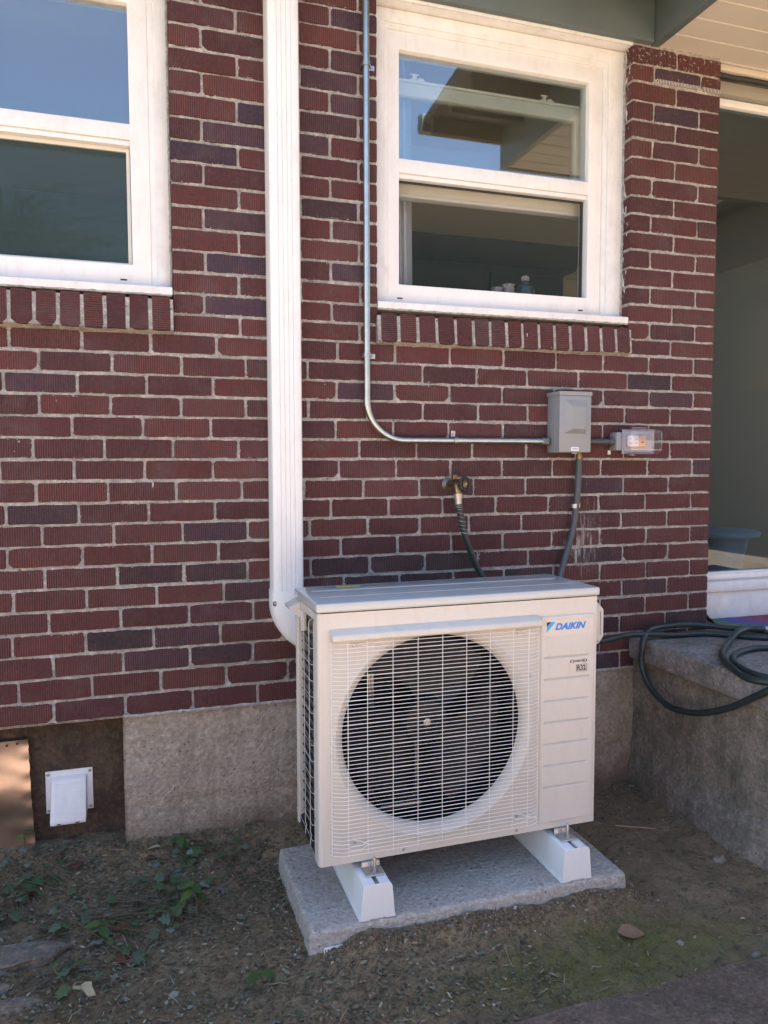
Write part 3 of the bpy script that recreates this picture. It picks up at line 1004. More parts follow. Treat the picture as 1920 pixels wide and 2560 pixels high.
# ---- concrete foundation with the marks of its form boards
def rough_face(x0, x1, z0, z1, y, step, amp, boards=()):
    nx_, nz_ = max(2, int((x1 - x0) / step)), max(2, int((z1 - z0) / step))
    v, f = [], []
    for j in range(nz_ + 1):
        z = z0 + (z1 - z0) * j / nz_
        off = sum(0.0042 * s for zb, s in boards if z > zb + 0.006 * N(z0, zb))
        for i in range(nx_ + 1):
            x = x0 + (x1 - x0) * i / nx_
            v.append((x, y + off + amp * N(x, z, 2.2, 16) + amp * 0.5 * N(x, z, 7.7, 60), z))
    for j in range(nz_):
        for i in range(nx_):
            a = j * (nx_ + 1) + i
            f.append((a, a + 1, a + nx_ + 2, a + nx_ + 1))
    return v, f


mb = MB()
v, f = rough_face(-0.078, 1.90, -0.12, 0.4545, 0.001, 0.014, 0.0016, ((0.165, -1), (0.305, 1.3), (0.02, 1)))
mb.add(v, f)
mb.add([(-0.078, 0.0, -0.12), (-0.078, 0.13, -0.12), (-0.078, 0.13, 0.455), (-0.078, 0.0, 0.455)], [(0, 1, 2, 3)])
mb.box(-0.078, 1.90, 0.006, 0.3, -0.12, 0.452)
mb.box(WX0, -0.86, 0.002, 0.3, -0.12, 0.452)
mb.box(1.90, WEND, 0.006, 0.3, -0.12, 0.452)
mb.build('foundation', 'foundation', house, smooth=True, recalc=False)
v, f = rough_face(-0.86, -0.078, -0.12, 0.47, 0.100, 0.02, 0.003)
MB().add(v, f).add([(-0.86, 0.0, 0.4555), (-0.078, 0.0, 0.4555), (-0.078, 0.12, 0.4555), (-0.86, 0.12, 0.4555)], [(0, 1, 2, 3)]).build('basement_window_infill', 'infill', house, smooth=True, recalc=False)
# crumbling mortar line where brick meets concrete
pts = []
mb = MB()
for i in range(150):
    x = -0.075 + 1.93 * i / 149
    pts.append((x, 0.000 - 0.0035 * abs(N(x, 3, 1, 22)), 0.4555 + 0.0025 * N(x, 1, 1, 18)))
mb.tube(pts, [0.0055 + 0.003 * N(i * 0.6, 7) for i in range(150)], 6)
mb.build('bed_mortar', 'mortar', house, smooth=True)


# ---- windows
def ring(mb, x0, x1, z0, z1, wl, wr, wb, wt, y0, y1):
    o = [(x0, z0), (x1, z0), (x1, z1), (x0, z1)]
    i_ = [(x0 + wl, z0 + wb), (x1 - wr, z0 + wb), (x1 - wr, z1 - wt), (x0 + wl, z1 - wt)]
    v = [(x, y0, z) for x, z in o] + [(x, y0, z) for x, z in i_] + [(x, y1, z) for x, z in o] + [(x, y1, z) for x, z in i_]
    f = []
    for a in range(4):
        b = (a + 1) % 4
        f += [(a, b, b + 4, a + 4), (a + 8, a + 12, b + 12, b + 8), (a, a + 8, b + 8, b), (a + 4, b + 4, b + 12, a + 12)]
    mb.add(v, f)
    return mb


def window(label, ox0, ox1, gx0, gx1, fx0, fx1, zoff=0.0):
    w = part('window', house)
    w['label'] = label
    mb = MB()
    ring(mb, ox0 + 0.001, ox1 - 0.001, 1.822, 2.826, fx0 - ox0 - 0.018, ox1 - fx1 - 0.018, 0.004, 0.044, 0.050, 0.14)
    mb.build('outer_trim', 'white_paint', w, 0.004, 2)
    mb = MB()
    ring(mb, fx0 - 0.022, fx1 + 0.022, 1.828, 2.786, 0.0225, 0.0225, 0.008, 0.022, 0.058, 0.14)
    mb.build('inner_trim', 'white_paint', w, 0.003, 2)
    mb = MB()
    ring(mb, fx0, fx1, 1.836, 2.765, gx0 - fx0, fx1 - gx1, 0.064, 0.060, 0.066, 0.135)
    mb.build('frame', 'white', w, 0.004, 2)
    mb = MB()
    mb.box(gx0 - 0.002, gx1 + 0.002, 0.070, 0.135, 2.288, 2.337)
    mb.build('meeting_rail', 'white', w, 0.003, 2)
    box('rail_lip', 'white', w, gx0 - 0.001, gx1 + 0.001, 0.078, 0.135, 2.272, 2.2875, 0.002)
    # sill: weathered painted board with a nose
    mb = MB()
    prof = [(-0.004, 1.797), (-0.004, 1.822), (0.045, 1.832), (0.14, 1.836), (0.14, 1.797)]
    mb.prism(prof, lambda u, v_, d: (d, u, v_), ox0 + 0.0015, ox1 - 0.0015)
    mb.build('sill', 'white_paint', w, 0.003, 2)
    cp = []
    for i in range(91):
        cp.append((ox1 - 0.002 + 0.002 * N(i * 0.4, ox0), 0.047 + 0.002 * N(i * 0.5, 3), 1.825 + i * 0.0110))
    MB().tube(cp, [0.0045 + 0.0022 * N(i * 0.7, 9) for i in range(91)], 6).build('caulk_bead', 'caulk', w, smooth=True)
    cp = [(ox0 + 0.004 + (ox1 - ox0 - 0.008) * i / 90, -0.001 + 0.003 * N(i * 0.3, 2), 1.7965 + 0.0015 * N(i * 0.6, 7)) for i in range(91)]
    MB().tube(cp, [0.0042 + 0.0022 * N(i * 0.8, 4) for i in range(91)], 6).build('sill_caulk', 'caulk', w, smooth=True)
    for xx in (gx0 + 0.0, gx1 - 0.03):
        box('weep_cover', 'print_black', w, xx - 0.008, xx + 0.012, 0.0645, 0.07, 1.848, 1.853, 0.0008)
    return w


wl = window('left window, its lower half behind a dark insect screen', LW0, LW1, -0.778, -0.015, -0.838, 0.044)
box('upper_pane', 'glass', wl, -0.777, -0.016, 0.092, 0.096, 2.338, 2.705, 0)
box('lower_pane', 'glass_in', wl, -0.777, -0.016, 0.128, 0.132, 1.902, 2.272, 0)
box('insect_screen', 'screen', wl, -0.776, -0.017, 0.1055, 0.1062, 1.902, 2.272, 0)
mb = MB()
ring(mb, -0.7765, -0.0165, 1.9015, 2.2715, 0.011, 0.011, 0.009, 0.012, 0.099, 0.112)
mb.build('screen_frame', 'sash_in', wl, 0.001, 1)
wr = window('right window beside the brick pier, inner sash raised', RW0, RW1, 0.884, 1.648, 0.840, 1.705)
box('upper_pane', 'glass', wr, 0.885, 1.647, 0.092, 0.096, 2.338, 2.705, 0)
box('insect_screen', 'screen_thin', wr, 0.886, 1.646, 0.1055, 0.1062, 1.902, 2.272, 0)
mb = MB()
ring(mb, 0.8855, 1.6465, 1.9015, 2.2715, 0.006, 0.009, 0.006, 0.006, 0.100, 0.110)
mb.build('screen_frame', 'print_black', wr, 0.001, 1)
mb = MB()
ring(mb, 0.862, 1.672, 2.245, 2.640, 0.040, 0.034, 0.045, 0.045, 0.150, 0.185)
mb.build('raised_sash', 'sash_in', wr, 0.003, 2)
box('raised_sash_ledge', 'sash_in', wr, 0.862, 1.672, 0.146, 0.187, 2.6405, 2.650, 0.002)
box('raised_sash_pull', 'sash_in', wr, 0.862, 1.672, 0.143, 0.186, 2.232, 2.2445, 0.002)
box('raised_pane', 'glass_in', wr, 0.905, 1.636, 0.166, 0.169, 2.292, 2.593, 0)
for xx in (0.985, 1.515):
    mb = MB()
    mb.box(xx - 0.03, xx + 0.03, 0.150, 0.172, 2.6505, 2.656).box(xx - 0.02, xx - 0.004, 0.152, 0.170, 2.656, 2.670).box(xx + 0.004, xx + 0.024, 0.154, 0.168, 2.656, 2.664)
    mb.box(xx - 0.028, xx + 0.004, 0.152, 0.160, 2.670, 2.675)
    mb.build('sash_latch', 'sash_in', wr, 0.0012, 1)

# ---- glazed door on the right
door = part('glazed_door', house)
mb = MB()
ring(mb, DX0 + 0.002, DX1 - 0.002, 0.640, 2.742, 0.024, 0.085, 0.160, 0.028, 0.085, 0.135)
mb.build('door_frame', 'white', door, 0.004, 2)
box('pane', 'door_glass', door, DX0 + 0.027, DX1 - 0.088, 0.108, 0.113, 0.801, 2.713, 0)
box('sill_nose', 'white_paint', door, DX0 + 0.003, DX1 - 0.003, 0.045, 0.084, 0.722, 0.766, 0.006)
box('glazing_bead', 'white', door, DX0 + 0.027, DX1 - 0.087, 0.075, 0.0845, 0.772, 0.795, 0.003)
box('apron_board', 'white_paint', door, DX0 + 0.003, DX1 - 0.003, 0.062, 0.084, 0.606, 0.7215, 0.003)
box('header', 'soffit_dim', door, DX0 + 0.003, DX1 - 0.003, 0.060, 0.135, 2.745, 2.796, 0.004)
mb = MB()
mb.tube([(DX0 + 0.01 + i * 0.05, 0.045 + 0.004 * N(i * 0.7, 2), 2.806 - 0.006 * abs(N(i * 0.31, 5))) for i in range(22)], 0.011, 8)
mb.build('weather_strip', 'print_black', door, smooth=True)
box('head_trim', 'soffit', door, DX0 + 0.003, DX1 - 0.003, 0.030, 0.135, 2.818, 2.842, 0.004)

# ---- frieze board, porch roof
box('frieze_board', 'green', house, 0.742, 1.868, -0.022, 0.046, 2.840, 3.05, 0.003)
box('head_soffit', 'white_paint', house, 0.782, 1.789, -0.0, 0.16, 2.8285, 2.8395, 0.001)
porch = part('porch_roof', house)
box('side_beam', 'green', porch, 1.870, 1.905, -1.09, 0.044, 2.838, 3.05, 0.003)
box('front_beam', 'green', porch, 1.9055, 4.60, -1.09, -1.055, 2.838, 3.05, 0.003)
for i in range(11):
    y0 = 0.128 - i * 0.108
    mb = MB().box(1.9055, 4.60, y0 - 0.1065, y0, 2.8435, 2.860)
    mb.build('soffit_board', 'soffit', porch, 0.0035, 1)
for i in range(5):
    y0 = -0.12 - i * 0.24
    box('rafter', 'dark_wood', porch, 1.475, 1.8695, y0 - 0.02, y0 + 0.02, 2.975, 3.05, 0.002)
mb = MB()
mb.prism([(-1.16, 3.052), (0.30, 3.052), (0.30, 3.24), (-1.16, 3.09)], lambda u, v_, d: (d, u, v_), 1.46, 4.75)
mb.build('roof_deck', 'dark_wood', porch, 0.003)
mb = MB()
gp = [(-0.05, 3.02), (-0.11, 3.025), (-0.125, 3.06), (-0.115, 3.10), (-0.13, 3.12), (-0.10, 3.12), (-0.05, 3.11)]
mb.prism(gp, lambda u, v_, d: (d, -1.1615 + u + 0.05, v_), 1.45, 4.75)
mb.build('gutter', 'green', porch, 0.002)

roof = part('roof', house)
mb = MB()
mb.prism([(-0.42, 3.06), (-0.42, 3.16), (4.2, 5.0), (8.8, 3.1), (8.8, 3.0), (4.2, 4.86), (0.02, 3.22), (0.02, 3.06)], lambda u, v_, d: (d, u, v_), -9.0, 1.458)
mb.prism([(0.302, 3.245), (0.302, 3.34), (4.2, 5.0), (8.8, 3.1), (8.8, 3.0), (4.2, 4.86)], lambda u, v_, d: (d, u, v_), 1.4585, 9.0)
mb.build('roof_slope', 'shingle', roof)
box('eave_fascia', 'green', roof, -9, 1.457, -0.445, -0.4205, 3.04, 3.17, 0.003)
# rooms behind the windows
mb = MB()
for (a, b) in ((-9, 0.5), (2.0, 9)):
    mb.box(a, b, 3.4, 3.5, -0.1, 3.1)
for (a, b) in ((0.5, 2.0),):  # unseen rear opening, added to let daylight into the rooms
    mb.box(a, b, 3.4, 3.5, -0.1, 1.3)
    mb.box(a, b, 3.4, 3.5, 2.35, 3.1)
mb.box(-9, -1.95, 0.31, 0.36, -0.1, 3.05)
mb.box(WX0 - 7, WX0 - 0.003, 0.0, 0.2, -0.1, 3.05)
mb.box(WEND + 0.003, 9, 0.0, 0.2, -0.1, 3.05)
mb.build('back_wall', 'room', house)
mb = MB()
mb.box(-1.95, 4.7, 0.16, 3.40, 2.86, 2.90)
mb.build('ceiling', 'room', house)
mb = MB()
mb.box(0.30, 0.36, 0.15, 3.39, 0.46, 2.855)
mb.box(2.08, 2.14, 0.13, 0.20, 0.46, 2.855)
mb.box(-1.9, LW0 - 0.01, 0.125, 0.15, 0.46, 2.855).box(LW1 + 0.005, RW0 - 0.005, 0.125, 0.15, 0.46, 2.855).box(RW1 + 0.005, 2.14, 0.125, 0.15, 0.46, 2.855)
mb.box(-1.9, 2.185, 0.1255, 0.149, 0.46, 1.79)
mb.build('inner_wall', 'room', house)
mb = MB()
mb.box(-1.95, 4.7, 0.14, 3.39, 0.40, 0.455)
mb.build('floor_inside', 'cabinet', house)
box('room_wall_dark', 'room_dark', house, -1.85, 0.29, 2.4, 2.45, 0.46, 2.85, 0)
# ================================================================== THINGS INSIDE THE ROOMS
t = thing('kitchen_cabinet', 'dark kitchen cabinet with a cornice, seen through the right window', 'cabinet', (1.80, 1.5, 0.456))
box('carcass', 'cabinet', t, -0.85, 0.60, 0.0, 0.35, 0.0, 1.94, 0.004)
MB().prism([(-0.09, 2.06), (0.35, 2.06), (0.35, 1.9405), (-0.01, 1.9405), (-0.045, 1.98)], lambda u, v_, d: (d, u, v_), -0.87, 0.68).build('cornice', 'cabinet', t, 0.003)
for i in range(3):
    box('door', 'cabinet', t, -0.83 + i * 0.475, -0.37 + i * 0.475, -0.02, -0.0005, 0.9, 1.90, 0.006)
t = thing('half_wall', 'dark green half wall with a pale ledge to the right inside the kitchen', 'half wall', (2.80, 1.9, 0.456))
box('panel', 'room_dark', t, -0.38, 0.75, 0.0, 0.06, 0.0, 1.42, 0.003)
box('ledge', 'sash_in', t, -0.39, 0.76, -0.03, 0.09, 1.4205, 1.45, 0.004)
t = thing('curtain', 'pale grey curtain hanging inside the left edge of the right window', 'curtain', (0.90, 0.22, 1.87))
mb = MB()
v, f = [], []
for j in range(2):
    for i in range(25):
        x = -0.05 + 0.125 * i / 24 + (0.008 if j == 0 else 0)
        v.append((x, 0.014 * math.sin(i * 0.95) + 0.006 * math.sin(i * 2.3), 0.0 if j == 0 else 0.94))
for i in range(24):
    f.append((i, i + 1, i + 26, i + 25))
mb.add(v, f)
mb.add([(x, y + 0.003, z) for x, y, z in v], [q[::-1] for q in f])
mb.build('curtain_cloth', 'curtain', t, smooth=True, recalc=False)
box('inner_stool', 'sash_in', house, RW0 + 0.01, RW1 - 0.01, 0.151, 0.33, 1.862, 1.880, 0.003)
for (cx, cy, nn, r, lab) in ((1.362, 0.262, 5, 0.0235, 'shorter stack of printed paper cups on the right window stool'), (1.412, 0.262, 6, 0.0245, 'taller stack of printed paper cups on the right window stool')):
    t = thing('cup_stack', lab, 'cup stack', (cx, cy, 1.881), 0, 'stacked cups on the window stool')
    for q in range(nn):
        MB().lathe([(r * 0.82, q * 0.016), (r * 0.98, q * 0.016 + 0.0135), (r * 1.06, q * 0.016 + 0.0145), (r * 1.06, q * 0.016 + 0.0155), (r * 0.8, q * 0.016 + 0.0158)], (0, 0, 0), (0, 0, 1), 20).build('cup', 'cup', t, smooth=True)
t = thing('glass_bottle', 'dark stoppered glass bottle behind the right window screen', 'bottle', (1.487, 0.262, 1.881))
MB().lathe([(0.036, 0), (0.038, 0.006), (0.038, 0.075), (0.034, 0.09), (0.016, 0.102), (0.013, 0.115)], (0, 0, 0), (0, 0, 1), 24).build('bottle_body', 'jar', t, smooth=True)
MB().lathe([(0.015, 0.1155), (0.016, 0.13), (0.012, 0.134)], (0, 0, 0), (0, 0, 1), 16).build('stopper', 'cup', t, smooth=True)
t = thing('box_tin', 'small brown box standing low behind the right window screen', 'box', (1.165, 0.262, 1.881))
box('box_body', 'redwood', t, -0.022, 0.022, -0.015, 0.015, 0, 0.045, 0.001)
box('box_lid', 'redwood', t, -0.0235, 0.0235, -0.0165, 0.0165, 0.0455, 0.056, 0.001)
t = thing('white_stool', 'round white pedestal stool inside the glazed door', 'stool', (2.79, 0.58, 0.456))
MB().lathe([(0.10, 0), (0.085, 0.02), (0.08, 0.15), (0.09, 0.32), (0.12, 0.44)], (0, 0, 0), (0, 0, 1), 28).build('pedestal', 'stool', t, smooth=True)
MB().lathe([(0.16, 0.4405), (0.166, 0.45), (0.166, 0.462), (0.155, 0.47)], (0, 0, 0), (0, 0, 1), 32).build('seat', 'stool', t, smooth=True)

# ================================================================== LINE-SET COVER
t = thing('line_set_cover', 'tall white fluted plastic duct cover running down the brick wall to the air conditioner', 'duct cover', (0.4, 0, 0))
prof = [(0.000, 0.0), (0.000, -0.056), (0.004, -0.066), (0.011, -0.070)]
for gx_ in (0.030, 0.045, 0.060, 0.075):
    prof += [(gx_ - 0.0018, -0.0705), (gx_ - 0.0006, -0.0676), (gx_ + 0.0006, -0.0676), (gx_ + 0.0018, -0.0705)]
prof += [(0.093, -0.070), (0.100, -0.066), (0.104, -0.056), (0.104, 0.0)]
mb = MB()
mb.prism(prof, lambda u, v_, d: (u, v_, d), 0.842, 3.03)
mb.build('channel', 'cover', t, smooth=True)
c0, zc = 0.167, 0.800
mb = MB()
path = []
sect = [(-0.003, 0.0), (-0.003, -0.058), (0.002, -0.069), (0.010, -0.0735), (0.096, -0.0735), (0.104, -0.069), (0.108, -0.058), (0.108, 0.0)]
rows = [[(u, v_, 0.845) for u, v_ in sect]]
for i in range(19):
    a = math.pi / 2 * i / 18
    rows.append([(c0 - (c0 - u) * math.cos(a), v_, zc - (c0 - u) * math.sin(a)) for u, v_ in sect])
rows.append([(0.40, v_, zc - (c0 - u)) for u, v_ in sect])
vs, fs = [], []
for r_ in rows:
    vs += r_
ns = len(sect)
for i in range(len(rows) - 1):
    for j in range(ns - 1):
        fs.append((i * ns + j, i * ns + j + 1, (i + 1) * ns + j + 1, (i + 1) * ns + j))
fs += [tuple(range(ns)), tuple(range((len(rows) - 1) * ns, len(rows) * ns))[::-1]]
mb.add(vs, fs)
mb.build('elbow', 'cover', t, smooth=True)
screw('elbow_screw', t, (0.006, -0.0722, 0.806), (0, -1, 0), 0.0055)
MB().lathe([(0.008, 0), (0.0085, 0.001), (0.0062, 0.0012)], (0.006, -0.0716, 0.806), (0, -1, 0), 16).build('screw_recess', 'print_black', t)

# ================================================================== ELECTRICAL
t = thing('electrical_conduit', 'galvanized steel conduit bending from vertical to the grey disconnect box', 'conduit', (0.737, 0, 0))
path = [(0, -0.024, 3.03), (0, -0.024, 2.2), (0, -0.024, 1.48)]
for i in range(1, 16):
    a = math.pi / 2 * i / 15
    path.append((0.135 - 0.135 * math.cos(a), -0.024, 1.48 - 0.135 * math.sin(a)))
path.append((0.672, -0.024, 1.345))
MB().tube(path, 0.0112, 16).build('pipe', 'galv', t, smooth=True)
MB().lathe([(0.0117, 0), (0.0117, 0.03)], (0, -0.024, 1.46), (0, 0, 1), 16).build('pipe_coupling', 'galv', t, smooth=True)


def strap(parent, p, along, tabdir, r=0.0118, mat='steel'):
    """one-hole strap: band over the pipe, flat tab on the wall and its screw"""
    s = part('pipe_strap', parent, p)
    al, tb = Vector(along), Vector(tabdir)
    out = Vector((0, -1, 0))
    mbs = MB()
    vs_, fs_ = [], []
    arc = [(-r - 0.001, 0.022)] + [((r + 0.001) * math.cos(math.pi - math.pi * i / 10), -(r + 0.001) * math.sin(math.pi * i / 10)) for i in range(11)] + [(r + 0.001, 0.020), (r + 0.022, 0.020)]
    prof_ = [tb * u - out * w for u, w in arc]
    for th in (0.0, 0.0016):
        for q in prof_:
            for e in (-0.008, 0.008):
                vs_.append(q * (1 + (th / max(q.length, 1e-3))) + al * e)
    n_ = len(prof_)
    for i in range(n_ - 1):
        for o_ in (0, 2 * n_):
            fs_.append((o_ + 2 * i, o_ + 2 * i + 1, o_ + 2 * i + 3, o_ + 2 * i + 2))
        fs_.append((2 * i, 2 * i + 2, 2 * n_ + 2 * i + 2, 2 * n_ + 2 * i))
        fs_.append((2 * i + 1, 2 * i + 3, 2 * n_ + 2 * i + 3, 2 * n_ + 2 * i + 1))
    mbs.add(vs_, fs_)
    mbs.build('strap_band', mat, s, smooth=True)
    screw('strap_screw', s, tb * (r + 0.0125) + Vector((0, 0.0175, 0)), (0, -1, 0), 0.0042)
    return s


strap(t, (0, -0.024, 2.588), (0, 0, 1), (1, 0, 0))
strap(t, (0, -0.024, 1.632), (0, 0, 1), (1, 0, 0))
strap(t, (0.326, -0.024, 1.345), (1, 0, 0), (0, 0, 1))
mb = MB()
mb.lathe([(0.0145, 0), (0.0145, 0.012), (0.012, 0.013), (0.012, 0.017), (0.0165, 0.018), (0.0165, 0.024), (0.011, 0.025)], (0.672, -0.024, 1.345), (1, 0, 0), 8)
mb.build('box_connector', 'galv', t, smooth=False)

t = thing('disconnect_box', 'dark grey metal electrical disconnect box with an embossed cover', 'electrical box', (1.442, 0, 1.303))
box('enclosure', 'box_grey', t, 0.002, 0.130, -0.082, -0.001, 0.0, 0.212, 0.003)
mb = MB()
mb.box(0.0005, 0.1325, -0.0905, -0.0825, 0.001, 0.206)
mb.build('cover', 'box_grey', t, 0.002)
box('rain_cap', 'box_grey', t, -0.002, 0.1345, -0.0945, -0.0005, 0.2065, 0.2215, 0.002)
mb = MB()
o4 = [(0.021, 0.068), (0.110, 0.068), (0.110, 0.192), (0.021, 0.192)]
i4 = [(0.046, 0.085), (0.100, 0.085), (0.100, 0.165), (0.046, 0.165)]
mb.add([(x, -0.0903, z) for x, z in o4] + [(x, -0.105, z) for x, z in i4], [(0, 1, 5, 4), (1, 2, 6, 5), (2, 3, 7, 6), (3, 0, 4, 7), (4, 5, 6, 7)])
mb.build('embossed_panel', 'box_grey', t, smooth=False)
box('name_label', 'label_white', t, 0.050, 0.081, -0.0915, -0.0903, 0.006, 0.019, 0)
for zz in (0.0105, 0.0135):
    box('label_print', 'print_black', t, 0.0545, 0.0765, -0.0919, -0.0914, zz, zz + 0.0014, 0)
box('hasp', 'steel', t, 0.056, 0.078, -0.089, -0.084, -0.004, -0.0003, 0.001)

t = thing('outlet_conduit', 'short dark grey plastic conduit between the disconnect box and the outlet', 'conduit', (1.575, -0.03, 1.345))
MB().tube([(0.012, 0, 0), (0.125, 0, 0)], 0.0108, 16).build('pipe', 'pvc', t, smooth=True)
MB().lathe([(0.0105, 0), (0.0105, 0.011)], (0.001, 0, 0), (1, 0, 0), 6).build('hex_nut', 'steel', t)
MB().lathe([(0.0132, 0), (0.0145, 0.003), (0.0145, 0.016), (0.0122, 0.0165)], (0.118, 0, 0), (1, 0, 0), 18).build('bushing', 'pvc', t, smooth=True)

t = thing('weatherproof_outlet', 'weatherproof outlet under a clear bubble cover, mounted sideways on the brick', 'outlet', (1.712, 0, 1.303))
box('back_box', 'box_grey', t, 0.0, 0.135, -0.050, -0.001, 0.008, 0.078, 0.006)
box('cover_plate', 'outlet_plate', t, 0.024, 0.163, -0.0535, -0.0505, -0.002, 0.086, 0.003)
box('mounting_lug', 'outlet', t, -0.006, 0.006, -0.006, -0.0012, -0.006, 0.010, 0.001)
box('receptacle', 'outlet', t, 0.040, 0.090, -0.066, -0.0540, 0.022, 0.066, 0.004)
box('test_face', 'outlet_face', t, 0.0905, 0.122, -0.064, -0.0540, 0.022, 0.066, 0.004)
for (sx, sz) in ((0.052, 0.036), (0.052, 0.052), (0.076, 0.036), (0.076, 0.052)):
    box('slot', 'print_black', t, sx - 0.0035, sx + 0.0035, -0.0668, -0.0658, sz - 0.001, sz + 0.001, 0)
MB().lathe([(0.004, 0), (0.004, 0.002)], (0.106, -0.0642, 0.040), (0, -1, 0), 12).build('button', 'print_black', t)
mb = MB()
mb.box(0.022, 0.165, -0.115, -0.0515, -0.004, 0.088)
cov = mb.build('bubble_cover', 'clear', t, 0.016, 4)
mb = MB()
ring(mb, 0.020, 0.167, -0.006, 0.090, 0.006, 0.006, 0.006, 0.006, -0.057, -0.050)
mb.build('cover_rim', 'clear', t, 0.002)
MB().tube([(0.060, -0.058, 0.094), (0.128, -0.058, 0.094)], 0.0055, 10).build('hinge', 'clear', t, smooth=True)
box('latch', 'clear', t, 0.052, 0.068, -0.075, -0.055, -0.012, -0.0045, 0.001)

t = thing('flexible_conduit', 'dark grey flexible conduit dropping from the disconnect box behind the air conditioner', 'flexible conduit', (1.56, -0.03, 0.84))
pts = catmull([(0.004, 0, 0.440), (0.002, 0, 0.36), (-0.004, 0, 0.28), (-0.013, 0, 0.20), (-0.030, 0.0, 0.13), (-0.055, -0.004, 0.06), (-0.085, -0.02, -0.02), (-0.12, -0.10, -0.10), (-0.15, -0.245, -0.16)], 8)
MB().tube(pts, 0.0118, 14).build('sleeve', 'pvc', t, smooth=True)
MB().lathe([(0.0125, 0), (0.0125, 0.012), (0.0105, 0.0125), (0.0105, 0.017), (0.009, 0.0175), (0.009, 0.0235)], (0.004, 0, 0.4395), (0, 0, 1), 10).build('brass_connector', 'brass', t)
strap(t, (-0.009, 0.004, 0.263), (0, 0, 1), (1, 0, 0), 0.0124)

# ================================================================== SPIGOT AND HOSE
t = thing('hose_spigot', 'brass wall spigot with a black ribbed hand wheel', 'spigot', (1.045, 0, 1.190))
MB().lathe([(0.024, 0.001), (0.024, 0.003), (0.018, 0.006), (0.012, 0.012)], (0, 0, 0), (0, -1, 0), 26).build('wall_flange', 'iron', t, smooth=True)
MB().tube(catmull([(0, -0.008, 0), (0.006, -0.03, 0.002), (0.012, -0.048, 0.0), (0.014, -0.056, -0.018), (0.015, -0.058, -0.034)], 5), [0.011] * 11 + [0.012] * 10, 14).build('valve_body', 'brass', t, smooth=True)
MB().lathe([(0.009, 0), (0.009, 0.026), (0.006, 0.027), (0.006, 0.036)], (0.013, -0.048, 0.001), (0.45, -0.85, 0.05), 12).build('packing_nut', 'brass', t, smooth=False)
box('vacuum_breaker', 'brass', t, 0.000, 0.018, -0.048, -0.032, 0.017, 0.034, 0.002)
wc, ax_ = Vector((0.030, -0.083, 0.002)), Vector((0.35, -0.93, 0.03)).normalized()
e1 = ax_.orthogonal().normalized()
e2 = ax_.cross(e1)
mb = MB()
rim = []
for i in range(40):
    a = 2 * math.pi * i / 40
    rr = 0.0235 + 0.0022 * math.cos(a * 8)
    rim.append(wc + (e1 * math.cos(a) + e2 * math.sin(a)) * rr)
mb.tube(rim, 0.0045, 8, closed=True)
for i in range(4):
    a = math.pi / 4 + math.pi / 2 * i
    d = e1 * math.cos(a) + e2 * math.sin(a)
    mb.tube([wc + d * 0.006, wc + d * 0.023], 0.0032, 6)
mb.build('hand_wheel', 'knob', t, smooth=True)
MB().lathe([(0.0115, -0.003), (0.0115, 0.002), (0.004, 0.004)], wc, ax_, 18).build('wheel_hub', 'brass', t, smooth=True)
screw('wheel_screw', t, wc + ax_ * 0.0042, ax_, 0.0045)

t = thing('garden_hose', 'dark green rubber garden hose from the spigot, coiled on the concrete stoop', 'hose')
SZ = 0.597
hp = [(1.060, -0.058, 1.128), (1.068, -0.055, 1.10), (1.080, -0.05, 1.05), (1.094, -0.05, 1.00), (1.118, -0.05, 0.94), (1.152, -0.055, 0.866), (1.22, -0.09, 0.76), (1.32, -0.15, 0.665),
      (1.46, -0.155, 0.612), (1.60, -0.135, 0.606), (1.715, -0.120, 0.616), (1.82, -0.105, 0.610), (1.95, -0.10, SZ), (2.10, -0.125, SZ), (2.235, -0.235, SZ), (2.45, -0.34, SZ),
      (2.66, -0.55, SZ), (2.62, -0.86, SZ), (2.30, -1.02, SZ), (2.02, -0.97, SZ), (1.87, -0.865, SZ), (1.800, -0.765, 0.592), (1.784, -0.700, 0.553), (1.783, -0.60, 0.487), (1.783, -0.50, 0.437),
      (1.784, -0.40, 0.403), (1.785, -0.30, 0.391), (1.786, -0.215, 0.411), (1.786, -0.155, 0.455), (1.786, -0.127, 0.510), (1.788, -0.130, 0.565), (1.806, -0.115, 0.606), (1.868, -0.066, 0.618), (1.95, -0.040, 0.618),
      (2.06, -0.028, 0.616), (2.165, -0.040, 0.606), (2.258, -0.105, 0.602), (2.38, -0.215, 0.615), (2.52, -0.45, SZ + .022), (2.44, -0.74, SZ), (2.18, -0.86, SZ), (1.94, -0.79, SZ), (1.846, -0.685, SZ), (1.832, -0.62, SZ),
      (1.858, -0.53, SZ), (1.925, -0.440, SZ), (2.03, -0.380, SZ), (2.136, -0.375, SZ), (2.28, -0.45, SZ + .003), (2.33, -0.62, SZ + .01), (2.18, -0.76, SZ + .022), (1.98, -0.82, SZ + .022), (1.83, -0.775, SZ + .012),
      (1.772, -0.685, SZ + .002), (1.812, -0.560, SZ + .002), (1.908, -0.408, SZ + .002), (2.055, -0.275, SZ + .004), (2.150, -0.216, SZ + .022), (2.232, -0.182, SZ + .022), (2.31, -0.190, SZ + .016)]
MB().tube(catmull(hp, 7), 0.0112, 12).build('hose_tube', 'hose', t, smooth=True)
MB().lathe([(0.0155, 0), (0.0155, 0.018), (0.0128, 0.019), (0.0128, 0.036)], (1.060, -0.058, 1.158), (0.05, 0.02, -1), 10).build('hose_coupling', 'steel', t, smooth=False)
sp = catmull(hp[:5], 10)
coil = []
